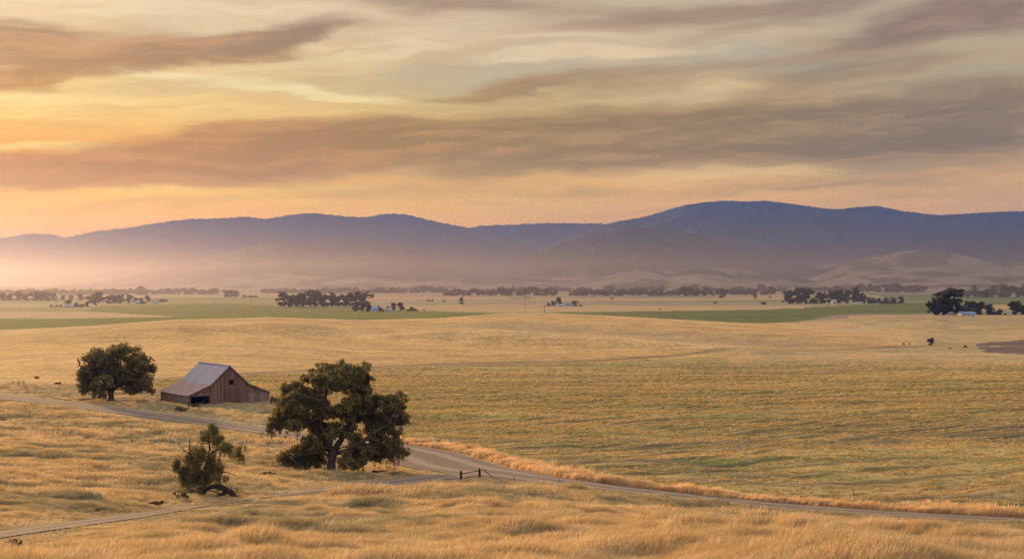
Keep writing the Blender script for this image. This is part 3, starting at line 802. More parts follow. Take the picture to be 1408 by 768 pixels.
gapz = [(428, 285, 30), (240, 425, 22), (610, 510, 20)]; fill = []
for i, a in enumerate(rows):
    for b in rows[i + 1:]:
        d_ = math.hypot(a[0] - b[0], a[1] - b[1]); c_ = ((a[0] + b[0]) / 2, (a[1] + b[1]) / 2)
        if 55 < d_ < 125 and all(math.hypot(c_[0] - q[0], c_[1] - q[1]) > q[2] for q in gapz) and rng.random() < .75: fill.append((c_[0], c_[1], 34, 28))
fill += [(395, 228, 42, 34), (452, 222, 46, 36), (440, 355, 44, 34), (400, 340, 34, 34), (510, 200, 44, 34), (620, 380, 40, 34), (470, 440, 40, 34), (610, 450, 40, 34)]
L_ += lumps_from(fill, 340, 470, 3.657, oak_px, oak_py, D, rng, 6.0, 1)
L_ = L_ + [(a * .8, b, c * .94, d * .75, e * .75, f * .75) for a, b, c, d, e, f in ex]
s = D / F / 3.657
def zp(X_, Y_, y=0): return ((X_ - (oak_px - 340) * 3.657) * s, y, ((oak_py - 470) * 3.657 - Y_) * s)
trunk = ([zp(418, 672), zp(418, 650), zp(424, 600), zp(430, 560), zp(436, 530)], [.98, .72, .58, .56, .52])
limbs = [([zp(432, 560), zp(410, 500, -.3), zp(385, 440, -.6), zp(372, 380, -.8), zp(395, 310, -.6), zp(400, 240, -.3)], [.42, .36, .30, .25, .20, .12]),
         ([zp(436, 545), zp(470, 490, .4), zp(500, 420, .8), (zp(520, 340, 1.0)), zp(545, 260, 1.0), zp(560, 180, .6)], [.46, .40, .33, .27, .20, .12]),
         ([zp(440, 560), zp(500, 540, -.6), zp(570, 500, -1.6), zp(650, 440, -2.2), zp(720, 400, -2)], [.34, .28, .24, .18, .10]),
         ([zp(405, 500), zp(350, 450, .8), zp(290, 400, 1.8), zp(220, 350, 2.2), zp(170, 340, 2)], [.28, .25, .2, .15, .09]),
         ([zp(428, 580), zp(380, 550, -.5), zp(320, 540, -1.2), zp(240, 570, -1.6)], [.26, .2, .15, .08]),
         ([zp(480, 470), zp(500, 420, 2.0), zp(560, 380, 3.8), zp(600, 330, 4.8)], [.26, .22, .15, .09]),
         ([zp(390, 430), zp(380, 370, -2.2), zp(420, 320, -3.8), zp(400, 280, -4.8)], [.24, .2, .15, .09])]
tree_from('oak_tree', oak, L_, trunk, limbs, 100000, .185, M_oak, 11, .2, .53, 1.15, strands=110)

# ------------------------------------------------------------------ second oak left of the barn
w2 = at(153, 551); D2_ = w2.y
oak2 = empty('oak_tree', w2); tag(oak2, 'round dense oak standing alone left of the barn', 'tree')
rows2 = [(405, 92, 34, 20), (370, 100, 36, 24), (335, 112, 36, 28), (425, 120, 32, 30), (300, 135, 34, 30), (380, 140, 48, 34), (455, 135, 36, 26), (475, 155, 24, 22), (275, 160, 26, 30), (330, 165, 40, 30),
         (430, 165, 42, 30), (470, 190, 24, 28), (265, 195, 20, 34), (300, 195, 28, 30), (360, 185, 34, 24), (410, 200, 30, 24), (445, 215, 34, 20), (480, 222, 16, 14), (325, 215, 22, 26), (275, 220, 20, 18), (320, 240, 12, 12), (400, 225, 26, 12)]
L2 = lumps_from(rows2, 0, 440, 2.3425, 153, 551, D2_, rng, 7.2, 1)
ex = lumps_from(rows2[::2], 0, 440, 2.3425, 153, 551, D2_, rng, 7.0, 2); L2 += [(a * .8, b, c * .97, d * .8, e * .8, f * .8) for a, b, c, d, e, f in ex]
s2 = D2_ / F / 2.3425
def zq(X_, Y_, y=0): return ((X_ - 358.4) * s2, y, (260 - Y_) * s2)
tree_from('oak_tree', oak2, L2, ([zq(358, 264), zq(358, 250), zq(357, 235), zq(360, 220)], [.95, .7, .6, .5]),
          [([zq(358, 235), zq(335, 205, .8), zq(310, 170, 1.5), zq(290, 150, 1.8)], [.4, .3, .22, .12]), ([zq(360, 230), zq(385, 200, -.8), zq(420, 165, -1.5), zq(450, 145, -2)], [.42, .32, .24, .12]),
           ([zq(359, 225), zq(362, 180, 0), zq(375, 130, .6), zq(390, 105, 1)], [.38, .3, .2, .1]), ([zq(360, 225), zq(365, 190, 3), zq(370, 150, 4.8)], [.3, .2, .1]), ([zq(360, 225), zq(350, 190, -3), zq(355, 150, -4.8)], [.3, .2, .1])],
          32000, .26, M_oak, 21, .15, .56, .9)

# ------------------------------------------------------------------ scraggly small tree with its split, fallen limb
w3 = at(276, 683); D3 = w3.y; s3 = D3 / F / 5.484
small = empty('willow_tree', w3); tag(small, 'small scraggly tree with arching bare branches in the dry grass', 'tree')
def zr(X_, Y_, y=0): return ((X_ - 362) * s3, y, (668 - Y_) * s3)
rows3 = [(430, 150, 62, 40), (400, 190, 50, 36), (490, 200, 50, 28), (560, 260, 70, 34), (630, 290, 48, 30), (650, 350, 36, 22), (590, 330, 40, 22), (330, 330, 60, 52), (260, 370, 64, 52), (180, 390, 46, 44), (220, 450, 52, 42),
         (340, 420, 64, 60), (430, 380, 60, 56), (300, 500, 66, 52), (400, 470, 60, 50), (470, 450, 50, 40), (250, 540, 50, 40), (340, 570, 56, 36), (510, 480, 44, 24), (560, 500, 34, 14)]
rows3 += [(380, 300, 50, 50), (300, 380, 60, 50), (380, 520, 60, 50), (250, 470, 50, 44), (450, 240, 44, 36), (520, 250, 44, 28), (210, 500, 44, 40), (440, 430, 44, 40), (290, 440, 50, 40)]
L3 = [(((X_ - 362) * s3), rng.uniform(-1.5, 1.5), (668 - Y_) * s3, rx * s3 * 1.1, max(rx, ry) * s3, ry * s3 * 1.1) for X_, Y_, rx, ry in rows3]
tree_from('willow_tree', small, L3, ([zr(356, 690), zr(358, 650), zr(372, 590), zr(385, 520), zr(395, 440)], [.34, .27, .22, .19, .15]),
          [([zr(395, 450), zr(410, 380), zr(430, 300), zr(425, 230), zr(420, 170)], [.14, .12, .10, .07, .03]), ([zr(420, 360), zr(450, 315, .2), zr(500, 300, .4), (zr(545, 320, .5)), zr(600, 380, .5)], [.10, .09, .07, .05, .02]),
           ([zr(385, 500), zr(330, 420, -.5), zr(300, 330, -.8), zr(292, 240, -.8), zr(300, 200, -.8)], [.12, .1, .08, .05, .02]), ([zr(300, 330, -.8), zr(260, 300, -.9), zr(215, 258, -1)], [.07, .05, .02]),
           ([zr(425, 250), zr(385, 215, .3), zr(345, 240, .5), zr(325, 270, .6)], [.06, .05, .04, .02]), ([zr(400, 500), zr(470, 460, .4), zr(540, 480, .8), zr(615, 505, 1)], [.09, .07, .05, .02]),
           ([zr(380, 480), zr(300, 440, .6), zr(220, 400, 1.0), zr(150, 340, 1.2)], [.09, .07, .05, .02]), ([zr(375, 520), zr(280, 490, .2), zr(190, 480, .2), zr(120, 450, .2)], [.08, .06, .04, .02])],
          26000, .08, M_willow, 31, .7, .55, 2.6, strands=30, twig=.022)

mb = MB(); rr = random.Random(5)
mb.tube([zr(372, 650, -.2), zr(400, 600, -.3), zr(450, 572, -.5), zr(510, 565, -.7), zr(560, 585, -.9), zr(610, 610, -1.1), zr(655, 660, -1.2)], [.20, .22, .21, .24, .27, .24, .14], 9, rr, .16)
lower = MB(); lower.tube([zr(400, 690, -.9), zr(470, 660, -.9), zr(530, 628, -.9), zr(580, 608, -.9)], [.12, .15, .17, .12], 8, rr, .2)
log = empty('fallen_limb', w3); tag(log, 'dark split limb arching to the ground right of the small scraggly tree', 'log')
mb.build('bough', M_dead, log, True); lower.build('lower_bough', M_dead, log, True)
tw = MB()
for _ in range(70):
    a = zr(rr.uniform(480, 680), rr.uniform(580, 640), -.9 + rr.gauss(0, .4)); tw.tube([a, (a[0] + rr.gauss(0, .45), a[1] + rr.gauss(0, .4), max(.05, a[2] + rr.gauss(-.1, .4)))], [.035, .012], 4)
tw.build('twigs', M_dead, log)

# brushwood heap between the small tree and the oak, and logs in the oak's grass
def brush_heap(name, px, py, w_, h_, label, n, seed, cat='brush'):
    rr = random.Random(seed); p = at(px, py); root = empty(name, p)
    m = MB()
    for _ in range(n):
        x = rr.gauss(0, w_ * .38); x = max(-w_, min(w_, x)); hh = h_ * max(.15, 1 - (abs(x) / w_) ** 1.5); y = rr.gauss(0, h_ * .8); z = rr.uniform(.02, hh)
        L = rr.uniform(.3, 1.1); a = rr.gauss(0, .35); az = rr.uniform(-.9, .9)
        d = Vector((math.cos(az) * math.cos(a), math.sin(az), math.sin(a))) * L * .5; c = Vector((x, y, z)); r = rr.uniform(.025, .10)
        m.tube([c - d, c + Vector((0, 0, rr.gauss(0, .05))), c + d], [r, r * .95, r * .6], 5, rr, .2)
    m.build('branches', M_dead, root); tag(root, label, cat); return root


brush_heap('brush_heap', 370, 660, 2.9, .75, 'low dark heap of dead branches between the small tree and the oak', 210, 3)
def log_piece(px, py, L, r, label, seed, a=.1):
    rr = random.Random(seed); p = at(px, py); m = MB(); n = 7; pts = []
    for i in range(n): t = i / (n - 1) - .5; pts.append((t * L, t * L * a + rr.gauss(0, .04), r * .7 + rr.gauss(0, .03)))
    m.tube(pts, [r * (1 - .35 * abs(i / (n - 1) - .4)) for i in range(n)], 8, rr, .18)
    for _ in range(3):
        q = pts[rr.randrange(1, n - 1)]; m.tube([q, (q[0] + rr.gauss(.2, .3), q[1] + rr.gauss(0, .3), q[2] + rr.uniform(.15, .45))], [r * .35, r * .12], 5)
    o = m.build('log', M_dead, None, True); o.location = p; tag(o, label, 'log'); return o


log_piece(402, 657, 1.0, .26, 'short dark stump of wood left of the big oak trunk', 1)
log_piece(500, 643, .9, .2, 'small dark log right of the oak trunk under its crown', 2)
log_piece(521, 650, 1.9, .22, 'longer dark log in the grass between the oak and road', 3)
log_piece(424, 655, .7, .14, 'small broken branch lying close to the oak trunk', 4)

# ------------------------------------------------------------------ barn
def plank_mat(name, col, vary=.35, rust=False):
    m, g, b = principled(name, .85 if not rust else .5)
    tc = g.n('ShaderNodeTexCoord'); sp = g.n('ShaderNodeSeparateXYZ'); g.L.new(tc.outputs['Object'], sp.inputs[0])
    u = g.m('ADD', sp.outputs[0], sp.outputs[1])
    if not rust:
        cell = g.m('FLOOR', g.m('MULTIPLY', u, 2.4)); wn = g.n('ShaderNodeTexWhiteNoise', noise_dimensions='1D'); g.L.new(cell, wn.inputs['W'])
        fr = g.m('FRACT', g.m('MULTIPLY', u, 2.4)); gap = g.m('LESS_THAN', fr, .10)
        n = g.noise(g.comb(g.m('MULTIPLY', u, 5.), sp.outputs[2], 0.), .8, 5, .65)
        f = g.m('ADD', g.m('MULTIPLY', wn.outputs[0], .6), g.m('MULTIPLY', n, .5))
        c = g.mix(f, tuple(x * (1 - vary) for x in col), tuple(x * (1 + vary) for x in col))
        c = g.mix(g.m('MULTIPLY', gap, .7), c, tuple(x * .25 for x in col))
        c = g.mix(g.m('MULTIPLY', g.sstep(n, .55, .75), .5), c, (0.27, 0.205, 0.16))
        g.L.new(c, b.inputs['Base Color'])
    return m


M_wall = plank_mat('weathered_barn_boards', (0.185, 0.10, 0.058), .6)
M_wallg = plank_mat('grey_barn_boards', (0.235, 0.15, 0.098), .55)
M_doorw = plank_mat('barn_door_boards', (0.165, 0.085, 0.052), .5)
M_black = simple_mat('dark_interior', (0.012, 0.009, 0.008), .95, .2)  # near-black colour stands in for the shade inside the barn
M_trim = simple_mat('old_timber', (0.095, 0.062, 0.045), .9, .3, 6)


def roof_mat():
    m, g, b = principled('corrugated_roof', .9); b.inputs['Specular IOR Level'].default_value = .04
    tc = g.n('ShaderNodeTexCoord'); sp = g.n('ShaderNodeSeparateXYZ'); g.L.new(tc.outputs['Object'], sp.inputs[0])
    pan = g.m('FLOOR', g.m('MULTIPLY', sp.outputs[1], 1.25)); wn = g.n('ShaderNodeTexWhiteNoise', noise_dimensions='1D'); g.L.new(pan, wn.inputs['W'])
    n = g.noise(g.comb(sp.outputs[0], g.m('MULTIPLY', sp.outputs[1], 2.2), sp.outputs[2]), .7, 6, .7)
    c = g.mix(g.m('ADD', g.m('MULTIPLY', wn.outputs[0], .5), g.m('MULTIPLY', n, .5)), (0.20, 0.19, 0.21), (0.34, 0.32, 0.35))
    low = g.sstep(sp.outputs[2], 4.75, 4.1)
    rust = g.m('MULTIPLY', low, g.sstep(n, .28, .58)); c = g.mix(g.m('MULTIPLY', rust, .8), c, (0.22, 0.115, 0.08))
    c = g.mix(g.m('MULTIPLY', g.sstep(n, .58, .75), .45), c, (0.19, 0.12, 0.10))
    g.L.new(c, b.inputs['Base Color'])
    w_ = g.n('ShaderNodeTexWave'); w_.bands_direction = 'Y'; g.L.new(tc.outputs['Object'], w_.inputs[0]); w_.inputs['Scale'].default_value = 1.2
    bp = g.n('ShaderNodeBump'); bp.inputs['Strength'].default_value = .5; bp.inputs['Distance'].default_value = .06; g.L.new(w_.outputs['Fac'], bp.inputs['Height']); g.L.new(bp.outputs[0], b.inputs['Normal'])
    return m


M_roof = roof_mat()
bx0 = at(260, 556.5); BW, BL = 19.6, 17.5
barn = empty('barn', bx0, R(35)); barn.location.z = bx0.z - .05
tag(barn, 'weathered wooden barn with sagging metal roof and open corner doorway', 'barn')
EV, KZ, PZ, KU = 2.3, 4.35, 8.67, 5.1
prof = [(0, EV), (KU, KZ), (BW / 2, PZ), (BW - KU, KZ), (BW, EV)]
def roofz(x): return float(np.interp(x, [p[0] for p in prof], [p[1] for p in prof]))
# front gable wall in pieces round the doorway and the loft opening
wl = MB(); th = .14; dx0, dx1, dz = .28, 5.0, 2.05; lx0, lx1, lz0, lz1 = 9.75, 10.85, 4.35, 5.35
def wallpiece(m, xs, zlow, zhigh=None, y0=0.0, y1=th):
    """board panel between xs[0]..xs[-1] from zlow up to the roof line"""
    top = [(x, (roofz(x) - .03 if zhigh is None else zhigh)) for x in xs]
    m.prism([(xs[0], zlow), (xs[-1], zlow)] + top[::-1], y0, y1)
wallpiece(wl, [0, dx0], 0); wallpiece(wl, [dx0, dx1], dz)
wallpiece(wl, [dx1, KU, lx0], 0); wallpiece(wl, [lx1, BW - KU, BW], 0)
wl.prism([(lx0, 0), (lx1, 0), (lx1, lz0), (lx0, lz0)], 0, th); wl.prism([(lx0, lz1), (lx1, lz1), (lx1, roofz(lx1) - .03), (BW / 2, PZ - .03), (lx0, roofz(lx0) - .03)], 0, th)
wf = wl.build('front_wall', M_wall, barn)
wl = MB(); wallpiece(wl, [0, KU, BW / 2, BW - KU, BW], 0, None, BL - th, BL); wl.build('rear_wall', M_wall, barn)
wl = MB(); wl.box(0, th, th, BL - th, 0, EV - .02); wl.build('side_wall', M_wallg, barn)
wl = MB(); wl.box(BW - th, BW, th, BL - th, 0, EV - .02); wl.build('side_wall', M_wall, barn)
# roof: thin folded sheet with overhang, two pitches a side, ridge cap
def roofpiece(xa, za, xb, zb, t=.07, y0=-.35, y1=BL + .3):
    m = MB(); dx, dz_ = xb - xa, zb - za; L = math.hypot(dx, dz_); nx_, nz_ = -dz_ / L, dx / L
    if nz_ < 0: nx_, nz_ = -nx_, -nz_
    n = 22; V = []
    for j in range(n + 1):
        y = y0 + (y1 - y0) * j / n; sag = -.05 * math.sin(math.pi * j / n)
        V += [(xa, y, za + sag), (xb, y, zb + sag * .6), (xb + nx_ * t, y, zb + nz_ * t + sag * .6), (xa + nx_ * t, y, za + nz_ * t + sag)]
    m.v = V
    for j in range(n):
        for k in range(4): m.f.append((j * 4 + k, j * 4 + (k + 1) % 4, j * 4 + 4 + (k + 1) % 4, j * 4 + 4 + k))
    m.f += [(0, 3, 2, 1), (n * 4, n * 4 + 1, n * 4 + 2, n * 4 + 3)]
    return m
for a_, b_ in (((-.45, EV - .18), (KU, KZ + .02)), ((KU - .02, KZ + .04), (BW / 2, PZ + .02)), ((BW / 2, PZ + .02), (BW - KU + .02, KZ + .04)), ((BW - KU, KZ + .02), (BW + .45, EV - .18))):
    roofpiece(a_[0], a_[1], b_[0], b_[1]).build('roof', M_roof, barn)
m = MB(); m.prism([(BW / 2 - .25, PZ - .02), (BW / 2 + .25, PZ - .02), (BW / 2 + .25, PZ + .06), (BW / 2, PZ + .17), (BW / 2 - .25, PZ + .06)], -.37, BL + .32); m.build('ridge_cap', M_roof, barn)
# barge boards under the front roof edge
m = MB()
pp = [(-.4, EV - .16)] + [(x, z) for x, z in prof[1:4]] + [(BW + .4, EV - .16)]
for (xa, za), (xb, zb) in zip(pp[:-1], pp[1:]): m.beam((xa, -.30, za - .12), (xb, -.30, zb - .12), .05, .2)
m.build('barge_board', M_trim, barn)
# big sliding door in the centre, loft opening, rail
m = MB(); m.box(8.6, 13.1, -.07, -.003, .05, 3.35); dr_ = m.build('sliding_door', M_doorw, barn)
m = MB(); m.box(8.1, 13.7, -.16, -.075, 3.4, 3.55); m.build('door_rail', M_wallg, dr_)
m = MB(); m.box(14.6, 19.9, -.03, -.003, .1, 2.25); m.build('wall_patch', M_wallg, barn)
m = MB(); m.box(lx0 - .1, lx0, -.03, .10, lz0 - .1, lz1 + .1); m.box(lx1, lx1 + .1, -.03, .10, lz0 - .1, lz1 + .1); m.box(lx0, lx1, -.03, .10, lz1, lz1 + .1); m.box(lx0, lx1, -.03, .10, lz0 - .1, lz0)
lo = m.build('loft_window', M_trim, barn)
m = MB(); m.box(lx0 - .1, lx1 + .1, .5, .55, lz0 - .2, lz1 + .2); m.build('loft_shade_sheet', M_black, lo)  # near-black sheet paints the shade seen through the loft opening
m = MB(); m.box(dx0 - .0, dx0 + .14, -.02, .2, 0, dz); m.box(dx1 - .14, dx1, -.02, .2, 0, dz); m.box(dx0 + .14, dx1 - .14, -.02, .2, dz - .16, dz - .002)
dw = m.build('doorway', M_trim, barn)
m = MB(); m.prism([(.3, 0), (6.5, 0), (6.5, 4.3), (5.1, 4.1), (.3, 2.2)], 5.0, 5.1); m.build('doorway_shade_sheet', M_black, dw)  # near-black sheet paints the shade behind the doorway
# ------------------------------------------------------------------ fences
M_post = simple_mat('dark_fence_timber', (0.030, 0.021, 0.016), .95, .4, 8, bump=.4)
M_oldpost = simple_mat('grey_fence_timber', (0.11, 0.075, 0.05), .95, .4, 8, bump=.4)


def wobbly_post(h, r, seed, mat, parent, loc, name='post', lean=(0, 0)):
    rr = random.Random(seed); m = MB(); m.tube([(0, 0, -.3), (lean[0] * .3, 0, h * .35), (lean[0] * .7, lean[1] * .6, h * .7), (lean[0], lean[1], h)], [r * 1.08, r, r, r * .9], 8, rr, .1)
    o = m.build(name, mat, parent, True); o.location = loc; return o


p1 = at(634, 665.5); p2 = at(660, 661.5); hgt = 19.5 * p1.y / F
fence = empty('fence_end', p1); tag(fence, 'short dark wooden fence end with sloping brace beside the road', 'fence')
wobbly_post(hgt, .13, 1, M_post, fence, (0, 0, 0), 'post', (-.03, 0)); q = p2 - p1
wobbly_post(hgt * .96, .14, 2, M_post, fence, q, 'post', (-.06, 0))
m = MB(); m.tube([(0, 0, hgt * .76), (q.x * .5, q.y * .5, q.z * .5 + hgt * .79), (q.x, q.y, q.z + hgt * .76)], [.055, .05, .055], 7); m.build('rail', M_post, fence, True)
m = MB(); m.tube([(0, 0, hgt * .38), (q.x * .45, q.y * .5, q.z * .5 + hgt * .47), (q.x, q.y, q.z + hgt * .36)], [.035, .04, .035], 6); m.build('rail', M_post, fence, True)
p3 = at(684, 663); q3 = p3 - p1
m = MB(); m.tube([(q.x + .1, q.y, q.z + hgt * .84), (q.x + .45, q.y + .05, q.z + hgt * .85), (q3.x, q3.y, q3.z + .12)], [.045, .055, .045], 7); m.build('brace', M_post, fence, True)
m = MB(); m.tube([(q.x, q.y, q.z + hgt * .28), (q.x + 1.0, q.y, q.z + hgt * .2), (q3.x, q3.y, q3.z + .15), (q3.x + 1.6, q3.y + .2, q3.z + .1)], [.025, .02, .03, .02], 6); m.build('lower_rail', M_post, fence, True)


def stake(px, py, hpx, r, label, mat=M_post, name='stake', lean=0.0):
    p = at(px, py); h = hpx * p.y / F; o = wobbly_post(h, r, int(px), mat, None, p, name, (lean, 0)); tag(o, label, 'stake'); return o


stake(1001, 698, 9, .075, 'short dark marker stake in grass before the right stretch of road')
stake(592, 671, 12, .04, 'thin pale stick standing left of the short dark fence', M_oldpost)
stake(769, 664, 9, .03, 'thin leaning stick in grass right of the fence brace', M_oldpost, lean=.1)
stake(1174, 681, 9, .05, 'pale stake in the grassy bank beyond the right stretch of road', M_oldpost)
stake(707, 660, 6, .04, 'tiny stub of a post just right of the fence brace', M_post)

# corral remains by the barn corner
def small_fence(name, pts, h, label, mat, rails=(.55, .85), r=.09):
    P = [at(*p) for p in pts]; root = empty(name, P[0]); tag(root, label, 'fence')
    for i, p in enumerate(P): wobbly_post(h * (1 + .15 * math.sin(i * 7)), r, i + 5, mat, root, p - P[0])
    for a, b in zip(P[:-1], P[1:]):
        for t in rails:
            m = MB(); m.tube([a - P[0] + Vector((0, 0, h * t)), b - P[0] + Vector((0, 0, h * (t - .04)))], [.05, .05], 6); m.build('rail', mat, root)
    return root


small_fence('fence', [(259, 563), (273, 563.5), (281, 559)], 1.55, 'broken dark corral fence in front of the barn doorway', M_post, (.78, .45))
small_fence('fence', [(217, 555), (221.5, 553)], 1.2, 'short stub of rail fence at the left corner of the barn', M_oldpost)
small_fence('fence', [(17, 529), (25, 529), (33, 528.5)], 1.1, 'low two rail fence far left beside the road', M_oldpost)

# ------------------------------------------------------------------ trees of the valley, built from a few shapes
def proto_tree(kind, seed):
    rng = np.random.default_rng(seed); rr = random.Random(seed); lumps = []
    if kind == 'round':       # unit height 10 m
        for _ in range(19): a = rr.uniform(0, 6.28); r_ = rr.uniform(0, 3.3); z = rr.uniform(1.3, 8.2); r_ *= math.sqrt(max(.15, 1 - ((z - 5.2) / 4.6) ** 2)); lumps.append((r_ * math.cos(a), r_ * math.sin(a), z, rr.uniform(1.3, 1.9), rr.uniform(1.3, 1.9), rr.uniform(1.1, 1.6)))
        tz = 4.0
    elif kind == 'tall':
        for _ in range(17): a = rr.uniform(0, 6.28); z = rr.uniform(1.2, 9.0); r_ = rr.uniform(0, 2.2) * math.sqrt(max(.12, 1 - ((z - 5.6) / 5) ** 2)); lumps.append((r_ * math.cos(a), r_ * math.sin(a), z, rr.uniform(.9, 1.35), rr.uniform(.9, 1.35), rr.uniform(.8, 1.3)))
        tz = 6.0
    elif kind == 'bush':
        for _ in range(12): a = rr.uniform(0, 6.28); r_ = rr.uniform(0, 6.5); z = rr.uniform(1.0, 7.5) * (1 - r_ / 10); lumps.append((r_ * math.cos(a), r_ * math.sin(a), z, rr.uniform(2, 3), rr.uniform(2, 3), rr.uniform(1.6, 2.6)))
        tz = 3.0
    root = empty(kind, (0, 0, 0)); mb = MB()
    mb.tube([(0, 0, -.4), (.05, 0, tz * .4), (.1, .1, tz)], [.34, .26, .16], 7, rr, .05)
    for l in lumps[::2]: mb.tube([(.08, .05, tz * .75), ((l[0]) * .5, l[1] * .5, (tz + l[2]) * .5), l[:3]], [.14, .09, .04], 5)
    mb.build('trunk', M_bark, root, True)
    V, Fq, ti = leaf_cloud(lumps, 4600 if kind != 'bush' else 3400, .36 if kind != 'bush' else .42, rng, 0, .5, .9, seed=seed, sub=7)
    mesh_np('crown', V, Fq, M_euca, root, attrs={'tint': ti}); return root


PROTO = {k: [proto_tree(k, s) for s in ss_] for k, ss_ in (('round', (1, 2, 3)), ('tall', (4, 5, 6)), ('bush', (7, 8)))}
used = set(); TN = {'round': ('broadleaf_tree', 'tree'), 'tall': ('eucalyptus_tree', 'tree'), 'bush': ('bush', 'bush')}
tr_rng = random.Random(77)


def put_tree(px, py, hpx, kind, label, group=None, wide=1.0, behind=0.0):
    i = tr_rng.randrange(len(PROTO[kind])); src = PROTO[kind][i]; key = (kind, i)
    if py < 440 and px < 1270: D_ = CZ * F / (py - HY)
    else: D_ = px_world(px, py)[1]
    D_ += behind; x = (px - 704) / F * D_; z = gh(x, D_); s_ = hpx * D_ / F / (9.6 if kind != 'bush' else 8.6)
    if key in used:
        o = src.copy(); COL.objects.link(o)
        for ch in src.children: c = ch.copy(); COL.objects.link(c); c.parent = o
    else: o = src; used.add(key)
    o.name = TN[kind][0]; o.location = (x, D_, z - .03); o.scale = (s_ * wide, s_ * wide, s_); o.rotation_euler = (0, 0, tr_rng.uniform(0, 6.28))
    for k in ('label', 'category', 'group'):
        if k in o: del o[k]
    tag(o, label, TN[kind][1], group); return o


ORD = ['first', 'second', 'third', 'fourth', 'fifth', 'sixth', 'seventh', 'eighth', 'ninth', 'tenth', 'eleventh', 'twelfth', 'thirteenth', 'fourteenth']


def grove(trees, what, where, group):
    trees = sorted(trees)
    for i, t in enumerate(trees):
        nm = ORD[i] if i < len(trees) - 1 else 'last'
        if i == 0: nm = 'leftmost'
        kindw = {'round': 'tree', 'tall': 'tree', 'bush': 'bushy tree'}[t[3]]
        t = list(t) + [1.0] * (5 - len(t)); t[4] *= 1.12
        if t[3] == 'bush' and what == 'bush': kindw = 'bush'
        put_tree(t[0], t[1], t[2], t[3], f'{nm} {kindw} from the left {where}' if nm not in ('leftmost', 'last') else f'{"leftmost" if nm == "leftmost" else "rightmost"} {kindw} {where}', group, *(t[4:]))


J = lambda x: x
grove([(391, 421.5, 22, 'round', 1.2), (400, 421.5, 19, 'round', 1.2), (409, 421.3, 19, 'round', 1.1), (417, 421.5, 21, 'round', 1.2), (427, 421.3, 23, 'tall', 1.4), (434, 421.5, 24, 'round', 1.1), (445, 421.5, 20, 'round', 1.3),
       (456, 421.4, 20, 'tall', 1.5), (465, 421.5, 18, 'round', 1.3), (476, 421.4, 19, 'round', 1.3), (489, 421.6, 21, 'round', 1.3), (500, 421.6, 23, 'round', 1.25)], 'tree', 'in the dense dark grove beyond the green field', 'trees of the dense dark grove')
grove([(490, 427.8, 11, 'round', 1.2), (498, 427.8, 11.5, 'round', 1.2), (506, 428, 13, 'round', 1.0), (523, 427.5, 8, 'bush', .9), (533, 427.3, 7, 'round', 1.2), (541, 427, 11, 'tall', 1.5), (551, 427.3, 13, 'round', 1.1), (568, 427, 6, 'bush', 1.6)],
      'tree', 'around the small white farmhouses below the grove', 'trees round the white farmhouses')
put_tree(583, 426.5, 2.5, 'bush', 'tiny low bush at the green field edge right of the farmhouses')
put_tree(634, 418.6, 11, 'round', 'lone dark rounded tree on the valley floor left of the tall pole')
grove([(588, 414, 3.6, 'bush'), (593.5, 414, 3.4, 'bush'), (611, 414.3, 3, 'bush')], 'bush', 'in the small row left of the lone valley tree', 'small bushes on the valley floor')
# farm on the left
grove([(93, 421.5, 10.5, 'round', 1.1), (104, 421.7, 7, 'bush', .9), (113, 421.7, 6, 'bush', 1.1), (120, 421.7, 8, 'round', 1.1), (131, 420, 13, 'tall', 1.2)], 'tree', 'beside the white shed of the left farm', 'front trees of the left farm')
grove([(125, 417, 14, 'round', 1.1), (137, 416, 17, 'round', 1.2), (149, 417, 12, 'round', 1.2), (157, 416.8, 13, 'round', 1.2), (166, 416.8, 13, 'round', 1.3), (177, 416.5, 13, 'round', 1.1), (186, 416.8, 9, 'round', 1.2), (194, 417.5, 9.5, 'bush', .8), (203, 415.5, 10.5, 'round', 1.1),
       (213, 415, 5, 'bush', 1), (224, 415, 6.5, 'bush', 1.3)], 'tree', 'in the rear row of trees at the left farm', 'rear trees of the left farm')
grove([(71, 421.5, 4, 'bush', .8), (78, 421.5, 3.5, 'bush', .8), (84, 421.5, 4, 'bush', .7)], 'bush', 'in the little row left of the white shed', 'bushes left of the white shed')
grove([(-22, 413.5, 12, 'round', 1.4), (-8, 413.5, 11, 'round', 1.4), (4, 413.5, 12, 'round', 1.4), (14, 413.5, 12, 'round', 1.4), (25, 413.4, 14, 'tall', 1.6), (36, 413.4, 12, 'round', 1.5), (48, 413.3, 15.5, 'round', 1.3), (56, 413.4, 15.5, 'round', 1.2), (65, 413.5, 15, 'round', 1.3), (74, 413.3, 12, 'round', 1.3),
       (87, 412.6, 8, 'round', 1.3), (97, 412.5, 8.5, 'round', 1.3), (110, 413, 10, 'round', 1.4)], 'tree', 'in the hazy tree row at the far left', 'hazy tree row at the far left')
grove([(311, 408.4, 12, 'round', 1.2), (318, 408.4, 11, 'round', 1.1), (325, 408.4, 10, 'round', 1.2), (337, 408.8, 5, 'bush', 1), (345, 408.8, 5, 'bush', 1), (352, 408.8, 4, 'bush', 1)], 'tree', 'in the faint clump left of the dense grove', 'faint clump left of the dense grove')
